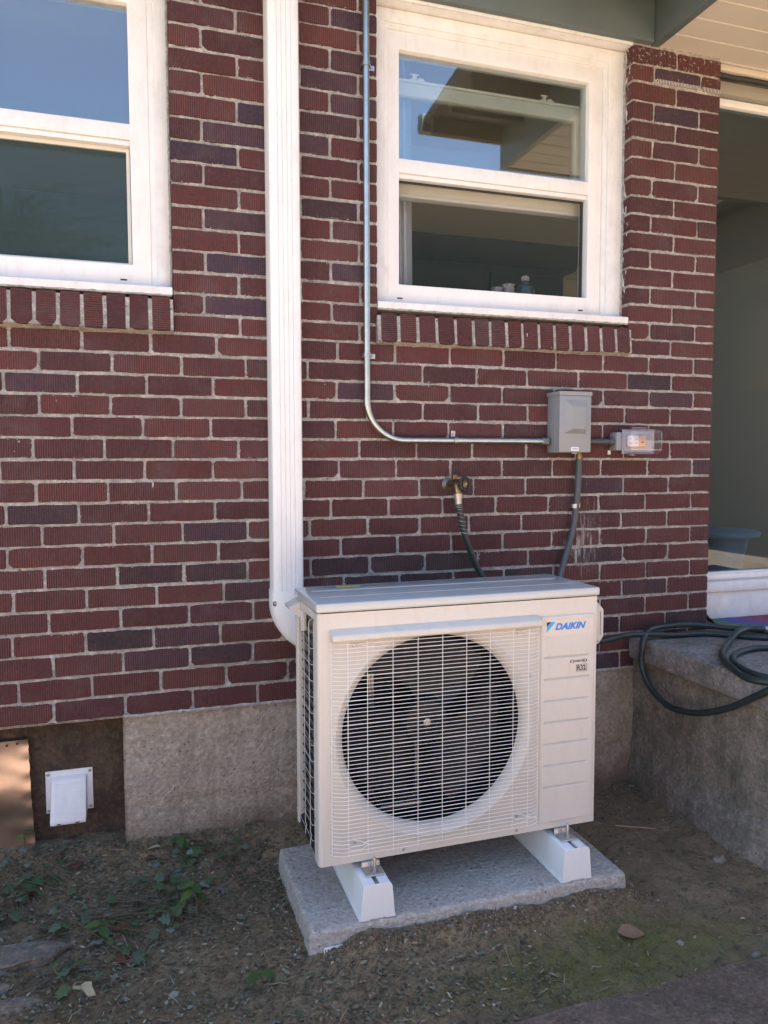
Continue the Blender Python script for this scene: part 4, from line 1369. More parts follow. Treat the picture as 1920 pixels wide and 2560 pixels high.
for i in range(200):
    s_ = 2 + i * (len(sp) - 14) / 200
    a_, b_ = int(s_), min(int(s_) + 1, len(sp) - 1)
    p = sp[a_].lerp(sp[b_], s_ - a_)
    an = 2 * math.pi * i / 200 * 9.5
    coil.append(p + Vector((0.0132 * math.cos(an), 0.0132 * math.sin(an), 0)))
MB().tube(coil, 0.0011, 6).build('spring_guard', 'steel', t, smooth=True)
MB().lathe([(0.0128, 0), (0.0128, 0.045), (0.0145, 0.046), (0.0145, 0.058)], (2.302, -0.188, SZ + .017), (1, -0.12, -0.05), 14).build('end_coupling', 'steel', t, smooth=True)

# ================================================================== STOOP AND MAT
t = thing('concrete_stoop', 'mossy concrete stoop with an overhanging slab in front of the glazed door', 'stoop', (1.815, 0, 0))
mb = MB()
# lower wall, uneven and flaring into a rough footing
v, f = [], []
ny, nz = 80, 36
for j in range(nz + 1):
    z = -0.12 + 0.615 * j / nz
    for i in range(ny + 1):
        y = -0.002 - 1.30 * i / ny
        flare = 0.05 * min(1, -y / 0.35) * max(0, (0.19 + 0.05 * N(y, 1, 1, 4) + 0.10 * (y + 0.1) - z)) / 0.2
        ledge = 0.012 if z < 0.16 + 0.03 * N(y, 2, 2, 3) - 0.09 * max(0, 1 + y) else 0
        v.append((0.028 + 0.006 * N(y, z, 3, 5) + 0.003 * N(y, z, 8, 24) + 0.0016 * N(y, z, 8, 70) - max(0, flare) - ledge, y, z))
for j in range(nz):
    for i in range(ny):
        a = j * (ny + 1) + i
        f.append((a, a + ny + 1, a + ny + 2, a + 1))
mb.add(v, f)
mb.box(0.05, 1.75, -1.30, -0.002, -0.12, 0.494)
mb.build('stoop_wall', 'stoop', t, smooth=True, recalc=False)
bm = bmesh.new()
MBs = MB().box(0.0, 1.80, -1.36, -0.001, 0.4955, 0.585)
o = MBs.build('slab', 'stoop_slab', t, 0.012, 3)
bm.from_mesh(o.data)
bmesh.ops.subdivide_edges(bm, edges=[e for e in bm.edges if e.calc_length() > 0.3], cuts=28, use_grid_fill=True)
for vv in bm.verts:
    q = vv.co
    vv.co += Vector((0.004 * N(q.y, q.z, 1, 11), 0.003 * N(q.x, q.z, 4, 9), 0.0035 * N(q.x, q.y, 2, 7)))
bm.to_mesh(o.data)
bm.free()

t = thing('doormat', 'worn rainbow striped doormat pushed up against the glazed door', 'doormat', (2.212, 0.0, 0.590))
STR = [(0.0, (0.10, 0.045, 0.035)), (0.035, (0.24, 0.07, 0.05)), (0.062, (0.30, 0.19, 0.05)), (0.080, (0.07, 0.19, 0.07)), (0.105, (0.06, 0.17, 0.15)), (0.14, (0.07, 0.10, 0.30)), (0.19, (0.16, 0.08, 0.24)), (0.26, (0.26, 0.07, 0.10)), (0.6, (0.12, 0.05, 0.04))]


def stripe(q):
    for (q0, c0_), (q1, c1_) in zip(STR, STR[1:]):
        if q <= q1:
            u = (q - q0) / (q1 - q0)
            return tuple(c0_[i] + (c1_[i] - c0_[i]) * u for i in range(3))
    return STR[-1][1]


mb = MB()
NS, NT = 60, 44
v, f, tn = [], [], []
for j in range(NT + 1):
    for i in range(NS + 1):
        a_, q = -0.02 + 0.95 * i / NS, 0.42 * j / NT
        x, y = a_ * 0.664 + q * 0.747, -a_ * 0.747 + q * 0.664
        z = 0.004 + 0.002 * N(x, y, 1, 40)
        over = y - 0.052
        if over > 0:
            z += min(over, 0.012)
            y = 0.052 + 0.006 * (1 - math.exp(-over * 30))
        z += 0.03 * max(0, 1 - a_ / 0.06) ** 2 * max(0, 1 - q / 0.08)
        v.append((x, y, z))
        tn.append(stripe(max(0, q + 0.008 * N(a_, q, 1, 14))))
for j in range(NT):
    for i in range(NS):
        a_ = j * (NS + 1) + i
        f.append((a_, a_ + 1, a_ + NS + 2, a_ + NS + 1))
mb.add(v, f)
mb.add([(x, y + 0.002, z - 0.006) for x, y, z in v], [q[::-1] for q in f])
mb.t = tn + tn
mb.build('mat_weave', 'rugs', t, smooth=True, recalc=False)

# ================================================================== BASEMENT VENT AND COPPER SHEET
t = thing('dryer_vent', 'white plastic dryer vent hood screwed to the recessed basement panel', 'vent', (-0.322, 0.097, 0.128))
mb = MB()
mb.box(0.0, 0.144, -0.006, 0.0, 0.0, 0.140)
mb.build('flange', 'vent', t, 0.006, 2)
for (sx, sz) in ((0.009, 0.130), (0.135, 0.130), (0.136, 0.010), (0.008, 0.010)):
    screw('screw', t, (sx, -0.0062, sz), (0, -1, 0), 0.005)
hd = part('hood', t)
mb = MB()
v = [(0.018, -0.006, 0.122), (0.127, -0.006, 0.122), (0.127, -0.006, 0.004), (0.018, -0.006, 0.004),
     (0.021, -0.020, 0.114), (0.124, -0.020, 0.114), (0.124, -0.062, -0.006), (0.016, -0.062, -0.006),
     (0.124, -0.060, -0.020), (0.016, -0.060, -0.020), (0.124, -0.010, -0.012), (0.016, -0.010, -0.012)]
mb.add(v, [(0, 1, 5, 4), (1, 2, 10, 8, 6, 5), (3, 0, 4, 7, 9, 11), (4, 5, 6, 7), (7, 6, 8, 9), (9, 8, 10, 11), (11, 10, 2, 3)])
mb.build('hood_shell', 'vent', hd, 0.0035, 2)
mb = MB()
for j in range(17):
    zz = 0.100 - j * 0.0054
    yy = -0.0206 - (0.114 - zz) * 0.35
    for i in range(2):
        xa = 0.031 + i * 0.046
        mb.box(xa, xa + 0.040, yy - 0.0006, yy + 0.002, zz, zz + 0.0022)
mb.build('louvre_texture', 'vent', hd)
for sx in (0.036, 0.092):
    box('hinge_slot', 'print_black', hd, sx, sx + 0.012, -0.0622, -0.0600, -0.0165, -0.0135, 0)

t = thing('copper_sheet', 'dented dull copper sheet covering the left part of the basement recess', 'metal sheet', (-0.366, 0.070, 0.0))
mb = MB()
v, f = [], []
nx_, nz_ = 44, 36
for j in range(nz_ + 1):
    z = -0.04 + 0.430 * j / nz_
    for i in range(nx_ + 1):
        s_ = i / nx_
        edge = 0.016 * (1 - j / nz_) ** 1.2 + 0.0025 * N(z, 4, 1, 55) + 0.002 * N(z, 1, 1, 22)
        x = -0.46 * (1 - s_) + edge * s_
        dent = 0.0035 * math.exp(-((1 - s_) / 0.05) ** 2) * (0.5 + 0.5 * math.sin(z * 105)) + 0.011 * N(x * 0.5 + z * 0.4, z, 1, 7)
        v.append((x, dent - 0.006, z))
for j in range(nz_):
    for i in range(nx_):
        a = j * (nx_ + 1) + i
        f.append((a, a + 1, a + nx_ + 2, a + nx_ + 1))
mb.add(v, f)
mb.add([(x, y + 0.0012, z) for x, y, z in v], [q[::-1] for q in f])
mb.build('sheet', 'copper', t, smooth=True, recalc=False)
for i in range(4):
    screw('nail', t, (-0.03 - i * 0.03, -0.011, 0.383 - 0.003 * i), (0, -1, 0), 0.0035, 'knob')
# ================================================================== PAD, BEAMS, AIR CONDITIONER
t = thing('equipment_pad', 'grey concrete equipment pad half sunk in the soil under the air conditioner', 'concrete pad', (0.383, -0.690, 0.0))
bm = bmesh.new()
PW, PD = 0.945, 0.455
bmesh.ops.create_cube(bm, size=1.0)
for vv in bm.verts:
    x, y, z = vv.co
    fl = 0.008 if z < 0 else 0.0
    vv.co = ((x + 0.5) * PW + (fl if x > 0 else -fl), (y + 0.5) * PD + (fl if y > 0 else -fl), -0.035 if z < 0 else 0.065)
bmesh.ops.bevel(bm, geom=list(bm.edges), offset=0.010, segments=3, profile=0.5, affect='EDGES')
bmesh.ops.subdivide_edges(bm, edges=[e for e in bm.edges if e.calc_length() > 0.05], cuts=60, use_grid_fill=True)
for vv in bm.verts:
    q = vv.co
    d = 0.0012 * N(q.x, q.y, q.z, 75) + 0.0006 * N(q.x, q.y, q.z, 12)
    vv.co += Vector((0.6 * d, d, d))
me = bpy.data.meshes.new('pad_slab')
bm.to_mesh(me)
bm.free()
me.materials.append(M['pad'])
me.polygons.foreach_set('use_smooth', [True] * len(me.polygons))
link(bpy.data.objects.new('pad_slab', me), t)
box('pad_label', 'label_white', t, 0.034, 0.118, -0.0105, -0.009, 0.004, 0.026, 0)
text_mesh('label_lettering', 'ULTRALITE', 0.017, 'print_black', t, (0.037, -0.0108, 0.0085), 0, 0.0006, 0.062)

for (bx, lab) in ((0.5665, 'left white support beam under the air conditioner, on the grey pad'), (1.166, 'right white support beam under the air conditioner, on the grey pad')):
    t = thing('support_beam', lab, 'support beam', (bx, -0.686, 0.0658), 0, 'beams under the air conditioner')
    pr = [(-0.051, 0.0), (-0.051, 0.003), (-0.0468, 0.0045), (-0.0395, 0.085), (-0.036, 0.0925), (-0.030, 0.095), (-0.0065, 0.095), (-0.0065, 0.089), (0.0065, 0.089), (0.0065, 0.095), (0.030, 0.095), (0.036, 0.0925), (0.0395, 0.085), (0.0468, 0.0045), (0.051, 0.003), (0.051, 0.0)]
    MB().prism(pr, lambda u, v_, d: (u, d, v_), 0.003, 0.455).build('beam_body', 'cover', t, smooth=True)
    pc = [(-0.048, 0.0005), (-0.0472, 0.006), (-0.0405, 0.086), (-0.037, 0.0935), (-0.030, 0.0962), (0.030, 0.0962), (0.037, 0.0935), (0.0405, 0.086), (0.0472, 0.006), (0.048, 0.0005), (0.022, 0.0005), (0.020, 0.005), (-0.020, 0.005), (-0.022, 0.0005)]
    MB().prism(pc, lambda u, v_, d: (u, d, v_), -0.001, 0.0028).build('end_cap', 'cover', t, 0.0008, 1)
    box('slot_insert', 'ac_grey', t, -0.006, 0.006, 0.004, 0.454, 0.0891, 0.0905, 0)

ac = thing('air_conditioner', 'cream outdoor air conditioner unit with a round wire guarded fan', 'air conditioner', (0.428, -0.600, 0.183), 0.009)
AW, AD, AH = 0.857, 0.286, 0.715
FCX, FCZ = 0.341, 0.336
# front panel: sheet with a flared round mouth
mb = MB()
x0, x1, z0, z1 = 0.012, AW - 0.006, 0.0, 0.6875
angs = sorted([2 * math.pi * i / 96 for i in range(96)] + [math.atan2(zc_ - FCZ, xc_ - FCX) % (2 * math.pi) for xc_ in (x0, x1) for zc_ in (z0, z1)])
prof = [(0.302, 0.0), (0.2945, -0.003), (0.288, 0.0005), (0.2835, 0.004), (0.276, 0.011), (0.2705, 0.020), (0.268, 0.030), (0.27, 0.034)]
vs, fs = [], []
for a in angs:
    c_, s_ = math.cos(a), math.sin(a)
    tx = ((x1 - FCX) / c_ if c_ > 1e-9 else ((x0 - FCX) / c_ if c_ < -1e-9 else 1e9))
    tz = ((z1 - FCZ) / s_ if s_ > 1e-9 else ((z0 - FCZ) / s_ if s_ < -1e-9 else 1e9))
    tt = min(tx, tz)
    vs.append((FCX + c_ * tt, 0.0, FCZ + s_ * tt))
    for r_, y_ in prof:
        vs.append((FCX + c_ * r_, y_, FCZ + s_ * r_))
m_ = len(prof) + 1
na = len(angs)
for i in range(na):
    j = (i + 1) % na
    for q in range(m_ - 1):
        fs.append((i * m_ + q, j * m_ + q, j * m_ + q + 1, i * m_ + q + 1))
mb.add(vs, fs)
# bottom and right returns of the sheet
mb.add([(x0, 0, 0), (x1, 0, 0), (x1, 0.03, 0.0), (x0, 0.03, 0.0)], [(0, 1, 2, 3)])
mb.build('front_panel', 'ac', ac, smooth=True)
# rounded front corners
for nm, sg, xc in (('corner_post', 1, 0.0), ('corner_post', -1, AW)):
    pr = [(0.0125, 0.0)] + [(0.012 - 0.012 * math.sin(math.pi / 2 * i / 6), 0.012 - 0.012 * math.cos(math.pi / 2 * i / 6)) for i in range(7)] + [(0.0, 0.050 if sg > 0 else AD - 0.002), (0.002, 0.050 if sg > 0 else AD - 0.002), (0.002, 0.013), (0.0125, 0.0015)]
    MB().prism(pr, lambda u, v_, d, sg=sg, xc=xc: (xc + sg * u, v_, d), 0.0, 0.6875).build(nm, 'ac', ac, smooth=True)
# lid
lid = part('lid', ac)
box('lid_shell', 'ac_top', lid, -0.003, AW + 0.003, -0.004, AD + 0.004, 0.6895, 0.7145, 0.006, 4)
mb = MB()
ring(mb, 0, 1, 0, 1, 0.1, 0.1, 0.1, 0.1, 0, 1)
for yy in (0.092, 0.196):
    box('lid_crease', 'ac_top', lid, 0.030, AW - 0.030, yy, yy + 0.004, 0.7138, 0.7156, 0.0008, 2)


def print_rows(name, x0, x1, y0, y1, rows, parent, seed):
    rnd = random.Random(seed)
    m2 = MB()
    for r_ in range(rows):
        yy = y0 + (y1 - y0) * (r_ + 0.5) / rows
        x = x0
        while x < x1 - 0.004:
            w = rnd.uniform(0.002, 0.008)
            m2.add([(x, yy - 0.0012, 0.71475), (min(x + w, x1), yy - 0.0012, 0.71475), (min(x + w, x1), yy + 0.0012, 0.71475), (x, yy + 0.0012, 0.71475)], [(0, 1, 2, 3)])
            x += w + rnd.uniform(0.0015, 0.003)
    return m2.build(name, 'print_black', parent, recalc=False)


MB().add([(0.118, 0.243, 0.7147), (0.19, 0.243, 0.7147), (0.19, 0.262, 0.7147), (0.118, 0.262, 0.7147)], [(0, 1, 2, 3)]).build('caution_sticker', 'print_yellow', lid, recalc=False)
print_rows('label_print', 0.085, 0.112, 0.240, 0.264, 3, lid, 1)
print_rows('label_print', 0.200, 0.325, 0.238, 0.266, 4, lid, 2)
print_rows('label_print', 0.345, 0.44, 0.238, 0.266, 4, lid, 3)
print_rows('label_print', 0.46, 0.56, 0.242, 0.262, 3, lid, 4)
# sloping deflector strip above the fan guard
MB().prism([(0.0005, 0.646), (0.0005, 0.612), (-0.024, 0.614), (-0.029, 0.618), (-0.029, 0.628), (-0.026, 0.633)], lambda u, v_, d: (d, u, v_), 0.034, 0.654).build('deflector_strip', 'ac', ac, 0.0022, 2)
# service panel with embossed grooves
sp_ = part('service_panel', ac)
px0, px1, pz0, pz1 = 0.660, 0.840, 0.020, 0.640
gx0_, gx1_ = 0.672, 0.826
gz = [0.518, 0.4535, 0.389, 0.3245, 0.2595, 0.1945, 0.129]
PY = -0.0062
zl = [pz0 + 0.004]
rowsz = []
prof = [(PY, pz0 + 0.004)]
for z in sorted(gz):
    prof += [(PY, z - 0.0058), (PY + 0.0058, z - 0.0010), (PY + 0.0058, z + 0.0014), (PY, z + 0.0024)]
prof.append((PY, pz1 - 0.004))
mb = MB()
xl = [px0 + 0.004, gx0_, gx0_ + 0.006, gx1_ - 0.006, gx1_, px1 - 0.004]
vs, fs = [], []
for i, x in enumerate(xl):
    for (y, z) in prof:
        vs.append((x, y if 2 <= i <= 3 else PY, z))
npf = len(prof)
for i in range(len(xl) - 1):
    for j in range(npf - 1):
        fs.append((i * npf + j, (i + 1) * npf + j, (i + 1) * npf + j + 1, i * npf + j + 1))
mb.add(vs, fs)
a4 = [(px0, pz0), (px1, pz0), (px1, pz1), (px0, pz1)]
b4 = [(px0 + 0.004, pz0 + 0.004), (px1 - 0.004, pz0 + 0.004), (px1 - 0.004, pz1 - 0.004), (px0 + 0.004, pz1 - 0.004)]
mb.add([(x, -0.0004, z) for x, z in a4] + [(x, PY, z) for x, z in b4], [(0, 1, 5, 4), (1, 2, 6, 5), (2, 3, 7, 6), (3, 0, 4, 7)])
mb.build('panel_face', 'ac', sp_, smooth=False, recalc=True)
box('logo_film', 'sticker', sp_, 0.672, 0.822, PY - 0.0006, PY - 0.0001, 0.580, 0.628, 0)
LY = PY - 0.0011
MB().add([(0.679, LY, 0.6215), (0.694, LY, 0.6215), (0.679, LY, 0.608)], [(0, 2, 1)]).build('logo_triangle', 'print_black', sp_, recalc=False)
MB().add([(0.679, LY, 0.6065), (0.695, LY, 0.6215), (0.7085, LY, 0.6215), (0.679, LY, 0.5905)], [(0, 3, 2, 1)]).build('logo_stripe', 'print_cyan', sp_, recalc=False)
text_mesh('logo_lettering', 'DAIKIN', 0.0262, 'print_blue', sp_, (0.7065, LY + 0.0003, 0.5975), 0.33, 0.0011, 0.104)
box('grade_film', 'sticker', sp_, 0.757, 0.822, PY - 0.0006, PY - 0.0001, 0.4645, 0.5105, 0)
text_mesh('grade_lettering', 'INVERTER', 0.0085, 'print_black', sp_, (0.7675, LY + 0.0003, 0.4965), 0.3, 0.00025, 0.040)
mb = MB()
for s_ in (-1, 1):
    arc = [Vector((0.787 + s_ * (0.0275 - 0.0125 * (i / 8 * 2 - 1) ** 2 - 0.0), LY, 0.4995 + 0.0062 * (i / 8 * 2 - 1))) for i in range(9)]
    mb.tube(arc, [0.0003 + 0.0013 * (1 - abs(i / 4 - 1)) for i in range(9)], 5)
mb.build('grade_brackets', 'print_black', sp_)
mb = MB()
ring(mb, 0.779, 0.8155, 0.4685, 0.4888, 0.0011, 0.0011, 0.0011, 0.0011, LY - 0.0002, LY + 0.0003)
mb.build('refrigerant_box', 'print_black', sp_)
text_mesh('refrigerant_lettering', 'R32', 0.0200, 'print_black', sp_, (0.7825, LY + 0.0003, 0.4718), 0.0, 0.0006, 0.029)
# fan guard: every wire its own piece
gr = part('fan_guard', ac)
hz = [0.034 + 0.01082 * i for i in range(54)]


def wire(pts, r=0.00112, n=5):
    return MB().tube(pts, r, n)


proto = {}
for i, z in enumerate(hz):
    key = 'low' if i in (2, 3) else ('cutb' if i == 4 else ('cutt' if i == 52 else 'std'))
    r_ = 0.00115 if i % 6 == 3 else 0.00082
    if (key, r_) not in proto:
        p = [(0.033, -0.003, 0), (0.034, -0.014, 0), (0.060, -0.0265, 0)]
        if key == 'low':
            dz = -0.008
            for (xa, s_) in ((0.098, 1), (0.588, 1)):
                p += [(xa - 0.022, -0.0265, 0), (xa - 0.016, -0.0265, dz), (xa + 0.018, -0.0265, dz), (xa + 0.026, -0.0265, 0)]
        p += [(0.626, -0.0265, 0), (0.651, -0.013, 0), (0.652, -0.003, 0)]
        o = wire(p, r_).build('wire', 'wire', gr, smooth=True, loc=(0, 0, z))
        proto[(key, r_)] = o.data
    else:
        o = bpy.data.objects.new('wire', proto[(key, r_)])
        o.location = (0, 0, z)
        link(o, gr)
vw = None
for x in (0.130, 0.202, 0.274, 0.346, 0.418, 0.490, 0.563):
    if vw is None:
        o = wire([(0, -0.0245, 0.030), (0, -0.0245, 0.613)], 0.0009).build('wire', 'wire', gr, smooth=True, loc=(x, 0, 0))
        vw = o.data
    else:
        o = bpy.data.objects.new('wire', vw)
        o.location = (x, 0, 0)
        link(o, gr)
for x, y in ((0.034, -0.011), (0.076, -0.0245), (0.612, -0.0245), (0.652, -0.011)):
    wire([(x, y, 0.030), (x, y, 0.613)], 0.0011).build('wire', 'wire', gr, smooth=True)
for (sx, sz) in ((0.099, 0.5985), (0.586, 0.5985), (0.590, 0.0575), (0.099, 0.0575), (0.630, 0.468)):
    screw('guard_screw', gr, (sx, -0.0005, sz), (0, -1, 0), 0.005)
    if sx < 0.6:
        MB().tube([(sx - 0.006, -0.004, sz + 0.004), (sx + 0.012, -0.006, sz + 0.004), (sx + 0.034, -0.0265, sz - 0.001), (sx + 0.05, -0.0265, sz - 0.001)], 0.0014, 6).build('guard_clip', 'wire', gr, smooth=True)
for sx in (0.240, 0.590):
    screw('panel_screw', ac, (sx, -0.0005, 0.012), (0, -1, 0), 0.0042)
# fan
fan = part('fan', ac, (FCX, 0.095, FCZ))
MB().lathe([(0.066, 0.05), (0.070, 0.0), (0.062, -0.012), (0.030, -0.016), (0.028, -0.012), (0.0, -0.012)], (0, 0, 0), (0, 1, 0), 40, caps=False).build('hub', 'fan', fan, smooth=True)
MB().lathe([(0.011, 0.0), (0.011, 0.006), (0.007, 0.007), (0.007, 0.013), (0.004, 0.014)], (0, -0.012, 0), (0, -1, 0), 12).build('hub_nut', 'steel', fan, smooth=False)
for b_ in range(3):
    a0 = R(72 + 120 * b_)
    v, f = [], []
    NR, NA = 10, 14
    for i in range(NR + 1):
        r_ = 0.060 + 0.186 * i / NR
        sw = 0.42 * (i / NR) ** 1.4
        span = R(70) + R(30) * (i / NR)
        for j in range(NA + 1):
            q = j / NA
            a = a0 + sw + span * (q - 0.5)
            y_ = 0.052 * (q - 0.5) * (0.75 + 0.4 * i / NR) + 0.016 * math.sin(math.pi * q) + 0.004
            v.append((r_ * math.cos(a), y_, r_ * math.sin(a)))
    for i in range(NR):
        for j in range(NA):
            c_ = i * (NA + 1) + j
            f.append((c_, c_ + 1, c_ + NA + 2, c_ + NA + 1))
    m3 = MB().add(v, f)
    m3.add([(x, y + 0.003, z) for x, y, z in v], [q[::-1] for q in f])
    m3.build('blade', 'fan', fan, smooth=True, recalc=False)
# inner chamber, coil, motor mount
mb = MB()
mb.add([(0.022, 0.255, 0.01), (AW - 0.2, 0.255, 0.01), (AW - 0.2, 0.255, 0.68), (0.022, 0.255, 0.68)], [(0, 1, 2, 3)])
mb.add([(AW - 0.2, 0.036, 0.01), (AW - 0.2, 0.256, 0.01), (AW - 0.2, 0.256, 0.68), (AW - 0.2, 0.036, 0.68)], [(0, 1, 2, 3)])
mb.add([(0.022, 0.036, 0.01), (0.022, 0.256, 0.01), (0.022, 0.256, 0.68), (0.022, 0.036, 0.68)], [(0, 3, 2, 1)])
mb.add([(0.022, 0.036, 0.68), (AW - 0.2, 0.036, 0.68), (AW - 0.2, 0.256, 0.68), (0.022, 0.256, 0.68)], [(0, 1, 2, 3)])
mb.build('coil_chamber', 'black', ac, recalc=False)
for xx in (0.205, 0.215, 0.355):
    box('motor_mount', 'ac_grey', ac, xx, xx + 0.008, 0.215, 0.225, 0.03, 0.66, 0.001)
box('motor_housing', 'fan', ac, 0.285, 0.395, 0.15, 0.24, 0.28, 0.39, 0.02, 3)
box('mount_foot', 'steel', ac, 0.215, 0.345, 0.13, 0.22, 0.068, 0.080, 0.002)
box('control_bracket', 'brass', ac, 0.205, 0.225, 0.185, 0.2, 0.47, 0.54, 0.002)
box('base_pan', 'black', ac, 0.004, AW - 0.004, 0.052, AD - 0.002, 0.001, 0.028, 0.004)
# right side and back sheets
mb = MB()
mb.box(AW - 0.0035, AW - 0.0005, 0.05, AD - 0.004, 0.001, 0.688)
mb.box(0.655, AW - 0.004, AD - 0.005, AD - 0.002, 0.001, 0.688)
mb.build('side_sheet', 'ac', ac)
vcov = part('valve_cover', ac)
mb = MB()
oc = [(0.045, 0.655), (0.070, 0.632), (0.070, 0.548), (0.050, 0.525), (0.0, 0.525), (0.0, 0.670), (0.020, 0.670)]
mb.prism(oc, lambda u, v_, d: (AW + 0.0005 + u * 0.86, d, v_), 0.060, 0.215)
mb.build('cover_shell', 'ac', vcov, 0.004, 2)
box('cover_seam', 'ac_grey', vcov, AW + 0.002, AW + 0.044, 0.0575, 0.0598, 0.534, 0.536, 0)
box('cover_seam', 'ac_grey', vcov, AW + 0.0475, AW + 0.049, 0.0582, 0.0598, 0.555, 0.628, 0)
# open left side: dark coil behind a wire guard
coilm = simple('coil_fins', (0.045, 0.062, 0.058), 0.25, metal=0.6, var=0.3, vscale=12)
sg = part('side_coil', ac)
mb = MB()
mb.box(0.019, 0.024, 0.050, 0.268, 0.03, 0.672)
mb.build('coil_face', coilm, sg)
for i in range(22):
    zz = 0.045 + i * 0.0285
    MB().tube([(0.0175, 0.052, zz), (0.0175, 0.266, zz)], 0.0035, 6).build('coil_tube', coilm, sg, smooth=True)
box('rear_post', 'ac', ac, 0.0, 0.022, 0.268, AD, 0.0, 0.688, 0.004)
box('top_rail', 'ac', ac, 0.0005, 0.020, 0.0505, 0.2675, 0.664, 0.6875, 0.002)
swm = None
for i in range(14):
    zz = 0.052 + i * 0.0445
    if swm is None:
        o = wire([(0.001, 0.046, 0), (-0.006, 0.052, 0), (-0.006, 0.262, 0), (0.001, 0.270, 0)], 0.0006).build('guard_wire', 'wire', sg, smooth=True, loc=(0, 0, zz))
        swm = o.data
    else:
        o = bpy.data.objects.new('guard_wire', swm)
        o.location = (0, 0, zz)
        link(o, sg)
for yy in (0.075, 0.140, 0.215):
    wire([(0.004, yy - 0.014, 0.668), (-0.006, yy, 0.655), (-0.006, yy, 0.065), (-0.002, yy, 0.055), (-0.006, yy, 0.045), (-0.006, yy, 0.030)], 0.0009).build('guard_wire', 'wire', sg, smooth=True)
for zz in (0.665, 0.43, 0.12):
    screw('side_screw', ac, (-0.0003, 0.036, zz), (-1, 0, 0), 0.004)
hnd = part('handle', ac)
MB().prism([(0.0, 0.682), (-0.030, 0.668), (-0.030, 0.662), (-0.004, 0.640), (0.0, 0.640)], lambda u, v_, d: (u, d, v_), 0.212, 0.214).build('handle_end', 'ac', hnd)
MB().prism([(0.0, 0.684), (-0.031, 0.669), (-0.031, 0.661), (0.0, 0.677)], lambda u, v_, d: (u, d, v_), 0.2145, 0.285).build('handle_lip', 'ac', hnd, 0.001)
for yy in (0.236, 0.260, 0.283):
    MB().prism([(0.0, 0.676), (-0.030, 0.661), (-0.004, 0.640), (0.0, 0.640)], lambda u, v_, d: (u, d, v_), yy, yy + 0.0018).build('handle_rib', 'ac', hnd)
box('handle_socket', 'ac', hnd, 0.0002, 0.016, 0.20, 0.24, 0.60, 0.662, 0.003)
# mounting feet on the beams
for fx in (0.5665 - 0.428 + 0.006, 1.166 - 0.428 + 0.003):
    ft = part('mounting_foot', ac)
    zf = 0.162 - 0.183 + 0.0008
    mb = MB()
    pr = [(0.06, -0.0005), (0.004, -0.0005), (-0.004, -0.004), (-0.006, zf + 0.004), (-0.048, zf + 0.003), (-0.050, zf), (-0.002, zf), (0.0015, -0.0055), (0.06, -0.0045)]
    mb.prism(pr, lambda u, v_, d: (d, u, v_), fx - 0.027, fx + 0.025)
    mb.build('foot_plate', 'steel', ft, 0.0012, 2)
    MB().lathe([(0.0045, 0), (0.0045, 0.036), (0.0035, 0.038)], (fx + 0.002, -0.030, zf + 0.003), (0, 0, 1), 12).build('bolt', 'steel', ft, smooth=True)
    MB().lathe([(0.0115, 0), (0.0115, 0.0015)], (fx + 0.002, -0.030, zf + 0.0032), (0, 0, 1), 18).build('washer', 'steel', ft)
    MB().lathe([(0.0085, 0), (0.0085, 0.008)], (fx + 0.002, -0.030, zf + 0.0048), (0, 0, 1), 6).build('nut', 'steel', ft)

# ================================================================== GARDEN FLOOR
def leaf_mesh(kind, tone):
    m4 = MB()
    if kind == 'ivy':
        o = [(0, 0), (0.25, -0.10), (0.62, 0.10), (0.42, 0.34), (0.60, 0.62), (0.28, 0.62), (0.0, 1.0), (-0.28, 0.62), (-0.60, 0.62), (-0.42, 0.34), (-0.62, 0.10), (-0.25, -0.10)]
        v = [(0, 0.33, 0.07)] + [(x, y, -0.05 * abs(x) - 0.10 * max(0, y - 0.5) + 0.05 * random.uniform(-1, 1)) for x, y in o]
        f = [(0, i + 1, (i + 1) % len(o) + 1) for i in range(len(o))]
    else:
        nn_ = 7
        v, f = [], []
        for i in range(nn_ + 1):
            q = i / nn_
            w = 0.30 * math.sin(math.pi * min(1, q ** 0.8)) + 0.004
            curl = -0.22 * q * q + random.uniform(-0.02, 0.02)
            lift = 0.11 if kind != 'dry' else 0.16
            jag = random.uniform(-0.05, 0.05) if kind == 'dry' else 0
            v += [(-w * (1 + jag), q, curl + lift * w), (0, q, curl), (w * (1 - jag), q, curl + lift * w * (1.0 if kind != 'dry' else 1.6))]
        for i in range(nn_):
            a = i * 3
            f += [(a, a + 1, a + 4, a + 3), (a + 1, a + 2, a + 5, a + 4)]
    m4.add(v, f, tone)
    o = m4.build('leaf', 'leaf', None, smooth=True, recalc=False)
    me_ = o.data
    bpy.data.objects.remove(o)
    return me_


GREENS = [(0.045, 0.095, 0.035), (0.065, 0.115, 0.045), (0.095, 0.130, 0.080), (0.150, 0.180, 0.140), (0.055, 0.085, 0.045)]
IVY = [leaf_mesh('ivy', c) for c in GREENS]
OVAL = [leaf_mesh('oval', c) for c in ((0.030, 0.075, 0.020), (0.042, 0.095, 0.022), (0.075, 0.12, 0.026))]
DRY = {n_: leaf_mesh('dry', c) for n_, c in (('brown', (0.15, 0.075, 0.042)), ('red', (0.13, 0.050, 0.032)), ('tan', (0.24, 0.145, 0.085)), ('pale', (0.50, 0.42, 0.28)), ('grey', (0.26, 0.24, 0.20)))}


def put_leaf(me_, parent, p, size, rz, rx=0.0, ry=0.0, name='leaf'):
    o = bpy.data.objects.new(name, me_)
    o.location = p
    o.rotation_euler = (rx, ry, rz)
    o.scale = (size, size, size)
    return link(o, parent)


